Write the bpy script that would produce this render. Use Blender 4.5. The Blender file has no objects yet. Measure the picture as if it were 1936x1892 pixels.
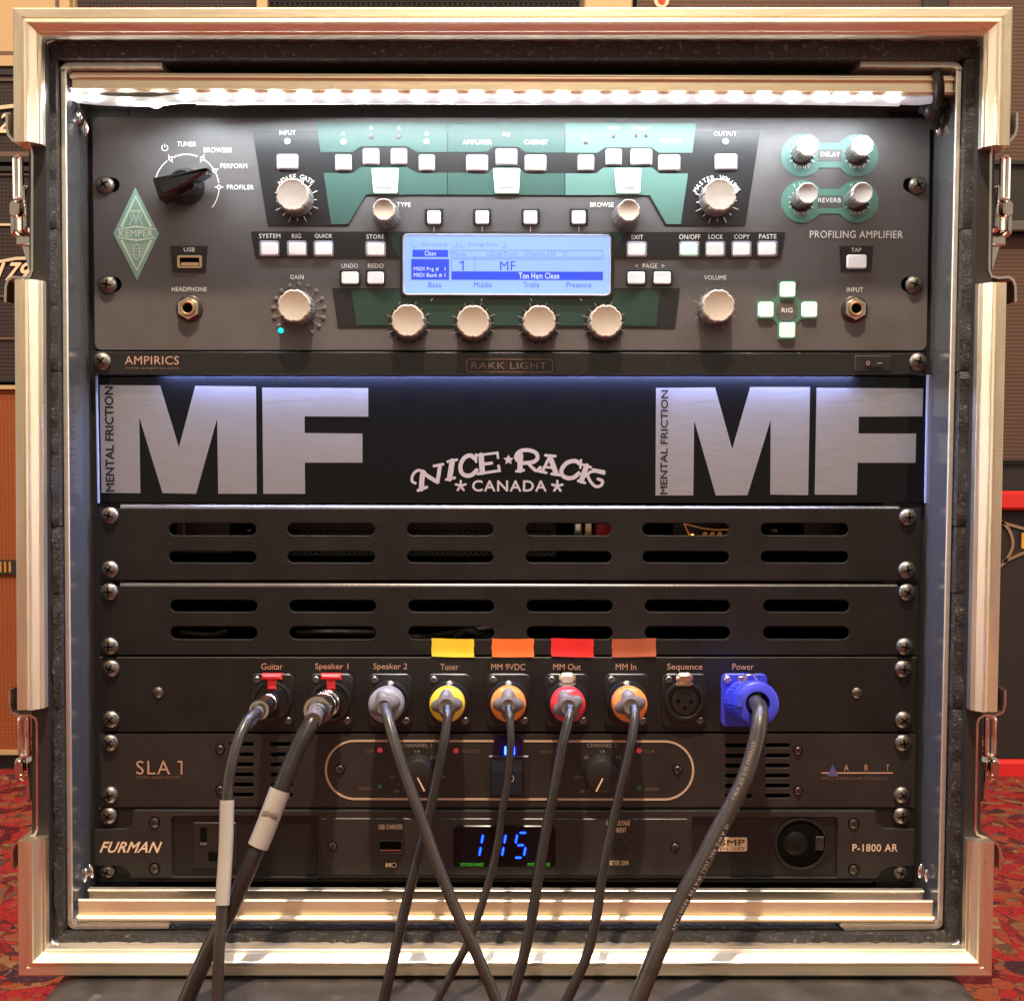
import bpy, math, random
from math import sin, cos, pi, radians, hypot, atan2
from mathutils import Matrix, Vector

random.seed(7)
SC = bpy.context.scene
COL = SC.collection
# ------------------------------------------------------------------ frame: x right, y up, z out of the rack (metres)
CX, CY, CZ = -0.000314, 0.034122, 0.697219
PITCH, YAW, ROLL, F = 0.045468, 0.0035, -0.002767, 2265.0
FLOOR = -0.418                                    # height of the floor in that frame
RY = Matrix(((cos(YAW), 0, sin(YAW)), (0, 1, 0), (-sin(YAW), 0, cos(YAW))))
RP = Matrix(((1, 0, 0), (0, cos(PITCH), -sin(PITCH)), (0, sin(PITCH), cos(PITCH))))
RR = Matrix(((cos(ROLL), -sin(ROLL), 0), (sin(ROLL), cos(ROLL), 0), (0, 0, 1)))
RCAM = RR @ RP @ RY
RINV = RCAM.transposed()
A3 = Matrix(((1, 0, 0), (0, 0, -1), (0, 1, 0)))   # frame -> Blender world
A4 = A3.to_4x4()

def W(x, y, z):
    return Vector((x, -z, y - FLOOR))

def P(px, py, z=0.0):
    """a measured point of the photo, as (x, y) on the plane at depth z"""
    d = RINV @ Vector(((px - 968) / F, -(py - 946) / F, -1))
    t = (z - CZ) / d.z
    return (CX + d.x * t, CY + d.y * t)

def P3(px, py, z=0.0):
    x, y = P(px, py, z)
    return (x, y, z)

def S(z=0.0):
    """metres per photo pixel at depth z"""
    return (CZ - z) / F

# ------------------------------------------------------------------ camera, world, lamps, exposure
cam = bpy.data.objects.new('camera', bpy.data.cameras.new('camera'))
COL.objects.link(cam)
cam.data.sensor_width = 36; cam.data.sensor_fit = 'HORIZONTAL'
cam.data.lens = 36 * F / 1936
cam.data.clip_start = 0.02; cam.data.clip_end = 50
M = (A3 @ RINV).to_4x4(); M.translation = W(CX, CY, CZ)
cam.matrix_world = M
SC.camera = cam
SC.view_settings.view_transform = 'Standard'
SC.view_settings.look = 'None'
SC.view_settings.exposure = 0.0
SC.view_settings.gamma = 1.0
wd = bpy.data.worlds.new("World"); SC.world = wd; wd.use_nodes = True
bgn = wd.node_tree.nodes['Background']
bgn.inputs[0].default_value = (1.0, 0.83, 0.66, 1); bgn.inputs[1].default_value = 0.40
SC.cycles.use_denoising = True
SC.cycles.max_bounces = 7

def lamp(name, loc, target, size, power, col, size_y=None, upright=False):
    l = bpy.data.lights.new(name, 'AREA')
    l.energy = power; l.color = col
    l.shape = 'RECTANGLE' if size_y else 'DISK'
    l.size = size
    if size_y: l.size_y = size_y
    o = bpy.data.objects.new(name, l); COL.objects.link(o)
    p, t = W(*loc), W(*target)
    o.location = p
    z = (p - t).normalized(); a = Vector((0, 0, 1)) if upright else Vector((1, 0, 0))   # local Y (the long side) lies along a
    y = (a - z * a.dot(z)).normalized()
    o.matrix_world = Matrix.Translation(p) @ Matrix((y.cross(z), y, z)).transposed().to_4x4()
    return o

lamp('ceiling_lamp', (0.01, 2.0, 0.78), (0, 0, 0), 0.06, 84, (1.0, 0.79, 0.58))
lamp('front_fill', (0.1, 1.5, 2.6), (0, 0, 0), 0.9, 11, (1.0, 0.76, 0.52))  # unseen soft fill added in front, for warm reflections on the metal
lamp('side_fill_left', (-2.6, 0.3, 0.75), (0, 0, 0.1), 0.8, 13, (1.0, 0.86, 0.70), 1.9, True)  # unseen side fills, added so the bevelled edges reflect white
lamp('side_fill_right', (2.6, 0.3, 0.75), (0, 0, 0.1), 0.8, 13, (1.0, 0.86, 0.70), 1.9, True)  # matching added fill on the right
lamp('back_room_light', (0, 1.75, -0.15), (0, -0.2, -0.9), 0.3, 16, (1.0, 0.75, 0.5), 1.2)

# ------------------------------------------------------------------ materials
MATS = {}
def mat(name, col, rough=0.5, metal=0.0, bump=0.0, bs=900.0, var=0.0, vs=60.0, coat=0.0, emis=None, es=0.0,
        stretch=(1, 1, 1), spec=0.5, rv=0.0, trans=0.0, wear=0.0, ws=90.0, wcol=(0.16, 0.11, 0.07)):
    if name in MATS: return MATS[name]
    m = bpy.data.materials.new(name); m.use_nodes = True
    nt = m.node_tree; b = nt.nodes['Principled BSDF']
    def N(t): return nt.nodes.new(t)
    b.inputs['Base Color'].default_value = (*col, 1)
    b.inputs['Roughness'].default_value = rough
    b.inputs['Metallic'].default_value = metal
    b.inputs['Specular IOR Level'].default_value = spec
    if coat:
        b.inputs['Coat Weight'].default_value = coat; b.inputs['Coat Roughness'].default_value = 0.08
    if trans: b.inputs['Transmission Weight'].default_value = trans
    if emis:
        b.inputs['Emission Color'].default_value = (*emis, 1); b.inputs['Emission Strength'].default_value = es
    if bump or var or rv:
        tc = N('ShaderNodeTexCoord'); mp = N('ShaderNodeMapping'); mp.inputs['Scale'].default_value = stretch
        nt.links.new(tc.outputs['Object'], mp.inputs['Vector'])
    if var or rv:
        n = N('ShaderNodeTexNoise'); n.inputs['Scale'].default_value = vs; n.inputs['Detail'].default_value = 8
        n.inputs['Roughness'].default_value = 0.65
        nt.links.new(mp.outputs[0], n.inputs['Vector'])
        if var:
            mx = N('ShaderNodeMix'); mx.data_type = 'RGBA'
            mx.inputs['A'].default_value = (*[max(0, c * (1 - var)) for c in col], 1)
            mx.inputs['B'].default_value = (*[min(1, c * (1 + var)) for c in col], 1)
            r = N('ShaderNodeMapRange'); r.inputs['From Min'].default_value = 0.3; r.inputs['From Max'].default_value = 0.7
            nt.links.new(n.outputs['Fac'], r.inputs['Value']); nt.links.new(r.outputs[0], mx.inputs['Factor'])
            nt.links.new(mx.outputs['Result'], b.inputs['Base Color'])
        if rv:
            r2 = N('ShaderNodeMapRange'); r2.inputs['From Min'].default_value = 0.3; r2.inputs['From Max'].default_value = 0.7
            r2.inputs['To Min'].default_value = max(0.02, rough - rv); r2.inputs['To Max'].default_value = rough + rv
            nt.links.new(n.outputs['Fac'], r2.inputs['Value']); nt.links.new(r2.outputs[0], b.inputs['Roughness'])
    if wear:
        wn = N('ShaderNodeTexNoise'); wn.inputs['Scale'].default_value = ws; wn.inputs['Detail'].default_value = 10; wn.inputs['Roughness'].default_value = 0.75
        wt = N('ShaderNodeTexCoord'); nt.links.new(wt.outputs['Object'], wn.inputs['Vector'])
        wr_ = N('ShaderNodeMapRange'); wr_.inputs['From Min'].default_value = 0.64 - 0.04 * wear; wr_.inputs['From Max'].default_value = 0.72
        wr_.inputs['To Max'].default_value = min(1.0, 0.8 * wear); nt.links.new(wn.outputs['Fac'], wr_.inputs['Value'])
        wx = N('ShaderNodeMix'); wx.data_type = 'RGBA'; wx.inputs['B'].default_value = (*wcol, 1)
        src = b.inputs['Base Color'].links
        if src: nt.links.new(src[0].from_socket, wx.inputs['A'])
        else: wx.inputs['A'].default_value = (*col, 1)
        nt.links.new(wr_.outputs[0], wx.inputs['Factor']); nt.links.new(wx.outputs['Result'], b.inputs['Base Color'])
    if bump:
        nb = N('ShaderNodeTexNoise'); nb.inputs['Scale'].default_value = bs; nb.inputs['Detail'].default_value = 5
        nt.links.new(mp.outputs[0], nb.inputs['Vector'])
        bp = N('ShaderNodeBump'); bp.inputs['Strength'].default_value = bump; bp.inputs['Distance'].default_value = 0.0006
        nt.links.new(nb.outputs['Fac'], bp.inputs['Height']); nt.links.new(bp.outputs[0], b.inputs['Normal'])
    MATS[name] = m
    return m

ALU_H = mat('aluminium_brushed_across', (0.95, 0.81, 0.62), 0.44, 1.0, 0.22, 420, 0.14, 30, stretch=(0.16, 1, 1), rv=0.10, wear=0.55, ws=170)
ALU_V = mat('aluminium_brushed_upright', (0.95, 0.81, 0.62), 0.40, 1.0, 0.22, 420, 0.14, 30, stretch=(1, 0.16, 1), rv=0.10, wear=0.55, ws=170)
STEEL = mat('zinc_plated_steel', (0.78, 0.74, 0.68), 0.22, 1.0, 0.10, 400, 0.14, 60, rv=0.08)
CHROME = mat('chrome', (0.86, 0.84, 0.82), 0.10, 1.0, 0.03, 300)
NICKEL = mat('nickel_plate', (0.80, 0.72, 0.62), 0.16, 1.0, 0.03, 300)
GOLDISH = mat('warm_brass', (0.80, 0.60, 0.38), 0.28, 1.0, 0.08, 300)
KPANEL = mat('grey_brown_paint', (0.088, 0.078, 0.078), 0.46, 0.0, 0.20, 1400, 0.12, 40, rv=0.07)
INK = mat('black_print', (0.010, 0.009, 0.010), 0.36, 0, 0.05, 1500)
GRN = mat('mid_green_print', (0.036, 0.085, 0.072), 0.4, 0, 0.05, 1500)
GRNL = mat('light_green_print', (0.085, 0.170, 0.145), 0.4, 0, 0.05, 1500)
GRND = mat('deep_green_print', (0.012, 0.036, 0.026), 0.4, 0, 0.05, 1500)
WHITEP = mat('white_print', (0.80, 0.78, 0.72), 0.5)
LOGOP = mat('pale_green_print', (0.24, 0.42, 0.34), 0.5)
LOGOW = mat('pale_cream_print', (0.66, 0.76, 0.62), 0.5)
COPPER = mat('copper_print', (0.46, 0.27, 0.19), 0.5)
COPPERD = mat('dim_copper_print', (0.16, 0.09, 0.065), 0.5)
CREAMP = mat('cream_print', (0.80, 0.58, 0.40), 0.5)
DIMP = mat('dim_grey_print', (0.26, 0.21, 0.18), 0.5)
BTN = mat('white_button_plastic', (0.80, 0.79, 0.78), 0.3, 0, 0.02, 600, emis=(0.92, 0.93, 1.0), es=0.14)
BTNG = mat('green_lit_button', (0.62, 0.84, 0.72), 0.3, emis=(0.50, 1.0, 0.72), es=0.28)
BTNP = mat('mint_lit_pad', (0.62, 0.84, 0.76), 0.3, emis=(0.60, 1.0, 0.85), es=0.25)
BEZ = mat('button_surround', (0.30, 0.27, 0.33), 0.35)
LEDOFF = mat('led_lens_unlit', (0.42, 0.44, 0.38), 0.3)
LEDDK = mat('led_lens_grey', (0.14, 0.12, 0.12), 0.35)
LEDCY = mat('led_cyan', (0.0, 0.5, 0.5), 0.3, emis=(0.0, 0.85, 0.8), es=1.6)
LEDRED = mat('led_red_dim', (0.45, 0.04, 0.05), 0.25, emis=(1.0, 0.08, 0.10), es=0.25)
LEDGRN = mat('led_green_dim', (0.05, 0.14, 0.12), 0.25)
LEDBLU = mat('led_blue', (0.0, 0.02, 0.3), 0.3, emis=(0.01, 0.04, 1.0), es=34.0)
DIGIT = mat('blue_digit', (0.0, 0.02, 0.3), 0.3, emis=(0.002, 0.03, 1.0), es=3.0)
DIGIT2 = mat('blue_digit_core', (0.0, 0.02, 0.3), 0.3, emis=(0.02, 0.17, 1.0), es=2.6)
GREENW = mat('green_lit_print', (0.02, 0.2, 0.02), 0.4, emis=(0.07, 0.5, 0.03), es=0.5)
CAP = mat('cream_knob_cap', (0.42, 0.35, 0.29), 0.45, 0, 0.10, 900, 0.05, 200)
KBODY = mat('grey_knob_body', (0.16, 0.15, 0.15), 0.34, 0, 0.05, 500)
BLACKGL = mat('black_gloss_plastic', (0.010, 0.009, 0.009), 0.12, 0, 0.02, 200, coat=0.5)
BLACKPL = mat('black_plastic', (0.016, 0.014, 0.013), 0.38, 0, 0.08, 900)
HOLE = mat('hole_black', (0.002, 0.002, 0.002), 0.9, spec=0.1)
SCREWB = mat('black_zinc_screw', (0.20, 0.175, 0.15), 0.42, 1.0, 0.15, 500, 0.2, 300, rv=0.1)
SCREWD = mat('dark_screw', (0.13, 0.115, 0.105), 0.34, 1.0, 0.05, 500)
POWDER = mat('black_powder_coat', (0.0105, 0.009, 0.0088), 0.44, 0, 0.35, 1300, 0.25, 22, rv=0.10, spec=0.36, wear=0.25, ws=500, wcol=(0.05, 0.045, 0.04))
POWDERG = mat('satin_black_steel', (0.016, 0.014, 0.0135), 0.24, 0, 0.16, 1400, 0.10, 200, rv=0.04)
ARTP = mat('brown_black_panel', (0.020, 0.017, 0.0155), 0.42, 0, 0.35, 1300, 0.2, 26, rv=0.10)
FURP = mat('graphite_panel', (0.024, 0.021, 0.020), 0.38, 0, 0.2, 1400, 0.2, 26, rv=0.08)
FURD = mat('graphite_inset', (0.010, 0.009, 0.009), 0.38, 0, 0.16, 1400, 0.10, 200)
ACRYL = mat('black_acrylic', (0.004, 0.004, 0.005), 0.07, 0, 0.01, 60, spec=0.28, rv=0.03, vs=20)
EDGEBL = mat('acrylic_edge_glow', (0.26, 0.33, 0.62), 0.2)  # blue of the LED glow put into the edge colour
BRUSH = mat('brushed_steel_letter', (0.58, 0.61, 0.70), 0.38, 1.0, 0.05, 2600, 0.05, 1500, stretch=(0.06, 1, 1), rv=0.06)
ETCH = mat('etched_letter', (0.50, 0.47, 0.52), 0.55, 0.3)
SIDEGL = mat('gloss_black_side', (0.075, 0.073, 0.074), 0.18, 0.0, 0.06, 120, rv=0.06, spec=0.8)
CARPETB = mat('black_foam', (0.020, 0.017, 0.016), 0.60, 0, 1.0, 900, 0.9, 700, rv=0.3, wear=2.0, ws=330, wcol=(0.30, 0.26, 0.23))
LAMIN = mat('black_laminate', (0.022, 0.019, 0.018), 0.5, 0, 0.3, 700)
TUBE = mat('silicone_tube', (0.7, 0.73, 0.74), 0.3, emis=(0.80, 0.88, 0.96), es=0.5)
LEDW = mat('white_led', (1, 1, 1), 0.3, emis=(0.93, 0.95, 1.0), es=30.0)
LEDWB = mat('cool_led', (1, 1, 1), 0.3, emis=(0.55, 0.68, 1.0), es=10.0)
CABLE = mat('cable_jacket', (0.022, 0.018, 0.017), 0.33, 0, 0.15, 300, 0.25, 60, rv=0.1, wear=0.7, ws=260, wcol=(0.10, 0.085, 0.075))
CABLEG = mat('grey_cable_jacket', (0.038, 0.031, 0.028), 0.33, 0, 0.15, 300, 0.25, 60, rv=0.1, wear=0.7, ws=260, wcol=(0.13, 0.11, 0.10))
BOOT = mat('grey_boot', (0.12, 0.105, 0.10), 0.45, 0, 0.05, 400)
SLEEVE = mat('white_heatshrink', (0.38, 0.35, 0.31), 0.30, 0, 0.10, 200, 0.05, 60)
YEL = mat('yellow_tape', (0.80, 0.56, 0.035), 0.42, 0, 0.12, 200, 0.05, 80)
ORA = mat('orange_tape', (0.80, 0.16, 0.03), 0.42, 0, 0.12, 200, 0.05, 80)
RED = mat('red_tape', (0.68, 0.022, 0.022), 0.42, 0, 0.12, 200, 0.05, 80)
BRN = mat('brown_orange_tape', (0.36, 0.085, 0.035), 0.42, 0, 0.12, 200, 0.05, 80)
REDPL = mat('red_plastic', (0.74, 0.025, 0.022), 0.32)
YRING = mat('yellow_ring', (0.78, 0.52, 0.03), 0.32)
ORING = mat('orange_ring', (0.80, 0.24, 0.05), 0.32)
RRING = mat('red_ring', (0.60, 0.03, 0.04), 0.32)
GRING = mat('grey_ring', (0.23, 0.22, 0.23), 0.35)
BLUEPL = mat('blue_plastic', (0.045, 0.055, 0.62), 0.36, 0, 0.06, 500)
LCD = mat('lcd_backlight', (0.05, 0.10, 0.22), 0.25, emis=(0.36, 0.53, 0.95), es=0.95)
LCDD = mat('lcd_dark', (0.02, 0.04, 0.4), 0.3, emis=(0.03, 0.07, 0.62), es=0.75)
LCDM = mat('lcd_line', (0.05, 0.1, 0.5), 0.3, emis=(0.10, 0.22, 0.72), es=0.8)
CHANL = mat('clear_acrylic_strip', (0.55, 0.46, 0.38), 0.22, 0.6, 0.10, 300, 0.25, 30, stretch=(0.3, 1, 1))

# ------------------------------------------------------------------ mesh helpers
def area2(p):
    return sum(p[i][0] * p[(i + 1) % len(p)][1] - p[(i + 1) % len(p)][0] * p[i][1] for i in range(len(p)))
def ccw(p):
    return list(p) if area2(p) > 0 else list(p)[::-1]
def inset(p, d):
    n = len(p); out = []
    for i in range(n):
        a, b, c = p[i - 1], p[i], p[(i + 1) % n]
        e1 = (b[0] - a[0], b[1] - a[1]); e2 = (c[0] - b[0], c[1] - b[1])
        l1 = hypot(*e1) or 1e-9; l2 = hypot(*e2) or 1e-9
        n1 = (-e1[1] / l1, e1[0] / l1); n2 = (-e2[1] / l2, e2[0] / l2)
        k = 1 + n1[0] * n2[0] + n1[1] * n2[1]; k = max(k, 0.3)
        out.append((b[0] + d * (n1[0] + n2[0]) / k, b[1] + d * (n1[1] + n2[1]) / k))
    return out
def circ(cx, cy, r, n=32, a0=0.0, a1=2 * pi, ry=None):
    full = abs(a1 - a0 - 2 * pi) < 1e-6
    m = n if full else n + 1
    return [(cx + r * cos(a0 + (a1 - a0) * i / n), cy + (ry or r) * sin(a0 + (a1 - a0) * i / n)) for i in range(m)]
def rr(x0, y0, x1, y1, r, n=5):
    if x0 > x1: x0, x1 = x1, x0
    if y0 > y1: y0, y1 = y1, y0
    r = min(r, (x1 - x0) / 2.001, (y1 - y0) / 2.001)
    o = []
    for cx, cy, a in ((x1 - r, y0 + r, -pi / 2), (x1 - r, y1 - r, 0), (x0 + r, y1 - r, pi / 2), (x0 + r, y0 + r, pi)):
        o += circ(cx, cy, r, n, a, a + pi / 2)
    return o
def rrp(x0, y0, x1, y1, r, z=0.0, n=5):
    """rounded rectangle given in photo pixels"""
    a, b = P(x0, y0, z), P(x1, y1, z)
    return rr(a[0], a[1], b[0], b[1], r * S(z), n)
def pp(pts, z=0.0):
    return [P(a, b, z) for a, b in pts]
def roundc(pts, r, n=4):
    """round the corners of a polygon"""
    out = []; m = len(pts)
    for i in range(m):
        a, b, c = Vector(pts[i - 1]), Vector(pts[i]), Vector(pts[(i + 1) % m])
        u, v = (a - b), (c - b); rr_ = min(r, u.length * .45, v.length * .45)
        p, q = b + u.normalized() * rr_, b + v.normalized() * rr_
        for k in range(n + 1):
            t = k / n
            w = p * (1 - t) ** 2 + b * 2 * t * (1 - t) + q * t * t
            out.append((w.x, w.y))
    return out

class MB:
    def __init__(s): s.v = []; s.f = []
    def add(s, v, f):
        o = len(s.v); s.v += [tuple(q) for q in v]; s.f += [tuple(i + o for i in q) for q in f]; return s
    def prism(s, poly, z0, z1, ch=0.0, back=True):
        p = ccw(poly); n = len(p)
        if ch:
            q = inset(p, ch)
            v = [(x, y, z0) for x, y in p] + [(x, y, z1 - ch) for x, y in p] + [(x, y, z1) for x, y in q]; L = 3
        else:
            v = [(x, y, z0) for x, y in p] + [(x, y, z1) for x, y in p]; L = 2
        f = []
        for l in range(L - 1):
            for i in range(n):
                j = (i + 1) % n
                f.append((l * n + i, l * n + j, (l + 1) * n + j, (l + 1) * n + i))
        f.append(tuple((L - 1) * n + i for i in range(n)))
        if back: f.append(tuple(reversed(range(n))))
        return s.add(v, f)
    def box(s, x0, x1, y0, y1, z0, z1, ch=0.0):
        return s.prism([(x0, y0), (x1, y0), (x1, y1), (x0, y1)], z0, z1, ch)
    def lathe(s, cx, cy, prof, n=32, cap0=True, cap1=True, flute=0, fd=0.0):
        v = []; f = []
        for r, z in prof:
            for i in range(n):
                a = 2 * pi * i / n
                k = 1.0 - fd * (max(0.0, cos(flute * a)) ** 6 if flute else 0.0)
                v.append((cx + r * k * cos(a), cy + r * k * sin(a), z))
        for l in range(len(prof) - 1):
            for i in range(n):
                j = (i + 1) % n
                f.append((l * n + i, l * n + j, (l + 1) * n + j, (l + 1) * n + i))
        if cap1: f.append(tuple((len(prof) - 1) * n + i for i in range(n)))
        if cap0: f.append(tuple(reversed(range(n))))
        return s.add(v, f)
    def tube(s, pts, rad, n=12, caps=True, flat=None):
        pts = [Vector(p) for p in pts]; m = len(pts)
        if not isinstance(rad, (list, tuple)): rad = [rad] * m
        t0 = (pts[1] - pts[0]).normalized()
        up = Vector((0, 0, 1)) if abs(t0.z) < 0.9 else Vector((1, 0, 0))
        u = (up - t0 * up.dot(t0)).normalized(); v = []; f = []
        for i, p in enumerate(pts):
            t = (pts[min(i + 1, m - 1)] - pts[max(i - 1, 0)]).normalized()
            u = (u - t * u.dot(t)).normalized(); w = t.cross(u)
            for k in range(n):
                a = 2 * pi * k / n
                v.append(p + rad[i] * (cos(a) * u * (flat or 1) + sin(a) * w))
        for i in range(m - 1):
            for k in range(n):
                l = (k + 1) % n
                f.append((i * n + k, i * n + l, (i + 1) * n + l, (i + 1) * n + k))
        if caps:
            f.append(tuple(reversed(range(n)))); f.append(tuple((m - 1) * n + k for k in range(n)))
        return s.add(v, f)
    def stroke(s, pts, w, z, h=0.0003, closed=False):
        """a printed or cut line: a flat raised ribbon with mitred corners"""
        p = [Vector(q) for q in pts]; n = len(p); L = []; R = []
        for i in range(n):
            if closed: a, c = p[i - 1], p[(i + 1) % n]
            else: a, c = p[max(i - 1, 0)], p[min(i + 1, n - 1)]
            e1 = (p[i] - a); e2 = (c - p[i])
            if e1.length < 1e-9: e1 = e2
            if e2.length < 1e-9: e2 = e1
            e1.normalize(); e2.normalize()
            n1 = Vector((-e1.y, e1.x)); n2 = Vector((-e2.y, e2.x))
            k = max(1 + n1.dot(n2), 0.45)
            ww = w[i] if isinstance(w, (list, tuple)) else w
            d = (n1 + n2) / k * ww / 2
            L.append(p[i] + d); R.append(p[i] - d)
        v = [(q.x, q.y, z + h) for q in L] + [(q.x, q.y, z + h) for q in R] + [(q.x, q.y, z) for q in L] + [(q.x, q.y, z) for q in R]
        f = []
        for i in range(n if closed else n - 1):
            j = (i + 1) % n
            f += [(i, n + i, n + j, j), (2 * n + i, i, j, 2 * n + j), (n + i, 3 * n + i, 3 * n + j, n + j)]
        if not closed:
            f += [(0, 2 * n, 3 * n, n), (n - 1, 2 * n - 1, 4 * n - 1, 3 * n - 1)]
        return s.add(v, f)
    def sph(s, c, r, n=12, m=8, sz=(1, 1, 1)):
        v = []; f = []
        for i in range(m + 1):
            a = pi * i / m
            for k in range(n):
                b = 2 * pi * k / n
                v.append((c[0] + r * sz[0] * sin(a) * cos(b), c[1] + r * sz[1] * sin(a) * sin(b), c[2] + r * sz[2] * cos(a)))
        for i in range(m):
            for k in range(n):
                l = (k + 1) % n
                f.append((i * n + k, (i + 1) * n + k, (i + 1) * n + l, i * n + l))
        return s.add(v, f)
    def xf(s, M4, start=0):
        for i in range(start, len(s.v)):
            s.v[i] = tuple(M4 @ Vector(s.v[i]))
        return s

ORG = {}
def finish(me, smooth=35):
    me.validate()
    if smooth is not None:
        me.shade_smooth(); me.set_sharp_from_angle(angle=radians(smooth))
def link(me_or_mb, name, m, parent, label=None, smooth=35, kind=None):
    if isinstance(me_or_mb, MB):
        mb = me_or_mb
        xs = [q[0] for q in mb.v]; ys = [q[1] for q in mb.v]; zs = [q[2] for q in mb.v]
        c = Vector(((min(xs) + max(xs)) / 2, (min(ys) + max(ys)) / 2, (min(zs) + max(zs)) / 2))
        me = bpy.data.meshes.new(name)
        me.from_pydata([(q[0] - c.x, q[1] - c.y, q[2] - c.z) for q in mb.v], [], mb.f)
        finish(me, smooth)
    else:
        me, c = me_or_mb
    if m: me.materials.append(m) if not me.materials else None
    o = bpy.data.objects.new(name, me); COL.objects.link(o)
    ORG[o.name] = c
    if parent:
        o.parent = parent; o.location = c - ORG[parent.name]
    else:
        o.matrix_world = Matrix.Translation(W(*c)) @ A4
    if label: o['label'] = label
    if kind: o['kind'] = kind
    return o
def dup(o, parent, c):
    """copy a part (mesh data shared) to another centre"""
    d = o.copy(); COL.objects.link(d); ORG[d.name] = Vector(c)
    d.parent = parent; d.location = Vector(c) - ORG[parent.name]
    for ch in list(o.children):
        e = ch.copy(); COL.objects.link(e); e.parent = d; ORG[e.name] = ORG[ch.name] + Vector(c) - ORG[o.name]
    return d
def thing(name, label, cat, org, group=None):
    o = bpy.data.objects.new(name, None); COL.objects.link(o)
    o.empty_display_size = 0.02
    ORG[o.name] = Vector(org)
    o.matrix_world = Matrix.Translation(W(*org)) @ A4
    o['label'] = label; o['category'] = cat
    if group: o['group'] = group
    return o
def tag(o, label, cat, group=None):
    o['label'] = label; o['category'] = cat
    if group: o['group'] = group
    return o

def plate(outer, holes, z0, z1, bev=0.0):
    """sheet with real openings: a filled 2D curve turned into a mesh; returns (mesh, centre)"""
    cu = bpy.data.curves.new('plate', 'CURVE'); cu.dimensions = '2D'; cu.fill_mode = 'BOTH'
    t = (z1 - z0) / 2; cu.extrude = t - bev; cu.bevel_depth = bev; cu.bevel_resolution = 1; cu.offset = -bev
    xs = [q[0] for q in outer]; ys = [q[1] for q in outer]
    c = Vector(((min(xs) + max(xs)) / 2, (min(ys) + max(ys)) / 2, (z0 + z1) / 2))
    for k, pl in enumerate([outer] + holes):
        sp = cu.splines.new('POLY'); sp.points.add(len(pl) - 1); sp.use_cyclic_u = True
        pl = ccw(pl) if k == 0 else ccw(pl)[::-1]
        for i, q in enumerate(pl): sp.points[i].co = (q[0] - c.x, q[1] - c.y, 0, 1)
    ob = bpy.data.objects.new('plate', cu); COL.objects.link(ob)
    dg = bpy.context.evaluated_depsgraph_get()
    me = bpy.data.meshes.new_from_object(ob.evaluated_get(dg))
    bpy.data.objects.remove(ob); bpy.data.curves.remove(cu)
    finish(me, 35)
    return me, c

FCACHE = {}
def glyphs(txt, bold=0.0, space=1.0):
    key = (txt, 0, space)
    if key in FCACHE: return FCACHE[key]
    cu = bpy.data.curves.new('t', 'FONT'); cu.body = txt; cu.size = 1.0; cu.resolution_u = 3
    cu.space_character = space
    ob = bpy.data.objects.new('t', cu); COL.objects.link(ob)
    dg = bpy.context.evaluated_depsgraph_get()
    me = bpy.data.meshes.new_from_object(ob.evaluated_get(dg))
    v = [tuple(q.co)[:2] for q in me.vertices]; f = [tuple(q.vertices) for q in me.polygons]
    f = [q if True else q for q in f]
    bpy.data.objects.remove(ob); bpy.data.curves.remove(cu); bpy.data.meshes.remove(me)
    FCACHE[key] = (v, f)
    return v, f
def text_mb(mb, txt, x0, y0, x1, y1, z, bold=0.012, shear=0.0, rot=0, space=1.06):
    """fit a word into the photo-pixel box x0,y0 (top left) .. x1,y1 on the plane z"""
    v, f = glyphs(txt, bold, space)
    a, b = P(x0, y1, z), P(x1, y0, z)
    mx0 = min(q[0] for q in v); mx1 = max(q[0] for q in v); my0 = min(q[1] for q in v); my1 = max(q[1] for q in v)
    w, h = mx1 - mx0, my1 - my0
    out = []
    W_, H_ = b[0] - a[0], b[1] - a[1]
    for x, y in v:
        u, t = (x - mx0) / w, (y - my0) / h
        if rot == 90: out.append((a[0] + (1 - t) * W_, a[1] + u * H_, z))
        else:
            sh = shear * H_
            out.append((a[0] + u * (W_ - sh) + t * sh, a[1] + t * H_, z))
    if bold > 0.003:                       # heavier print: shifted overprints, a hair above each other
        k = bold * 0.62 * (W_ if rot == 90 else H_)
        for n, (dx, dy) in enumerate(((k, 0), (-k, 0), (0, k), (0, -k))): mb.add([(q[0] + dx, q[1] + dy, q[2] + .000015 * (n + 1)) for q in out], f)
    return mb.add(out, f)
def word(txt, x0, y0, x1, y1, parent, m=None, z=0.0005, name='lettering', **k):
    mb = MB(); text_mb(mb, txt, x0, y0, x1, y1, z, **k)
    return link(mb, name, m or WHITEP, parent, smooth=None)
def arc_word(txt, cx, cy, r, a0, a1, hpx, parent, m, z=0.0006):
    """letters standing on a circle (photo pixels, angles in degrees)"""
    mb = MB(); n = len(txt); c = P(cx, cy, z); s = S(z)
    for i, ch in enumerate(txt):
        if ch == ' ': continue
        a = radians(a0 + (a1 - a0) * i / (n - 1))
        v, f = glyphs(ch, 0.02, 1.0)
        mx0 = min(q[0] for q in v); mx1 = max(q[0] for q in v)
        sc = hpx * s / 0.72
        o = []
        for x, y in v:
            lx = (x - (mx0 + mx1) / 2) * sc; ly = y * sc - hpx * s / 2 + r * s
            b = a - pi / 2
            o.append((c[0] + lx * cos(b) - ly * sin(b), c[1] + lx * sin(b) + ly * cos(b), z))
        mb.add(o, f)
    return link(mb, 'lettering', m, parent, smooth=None)
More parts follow.
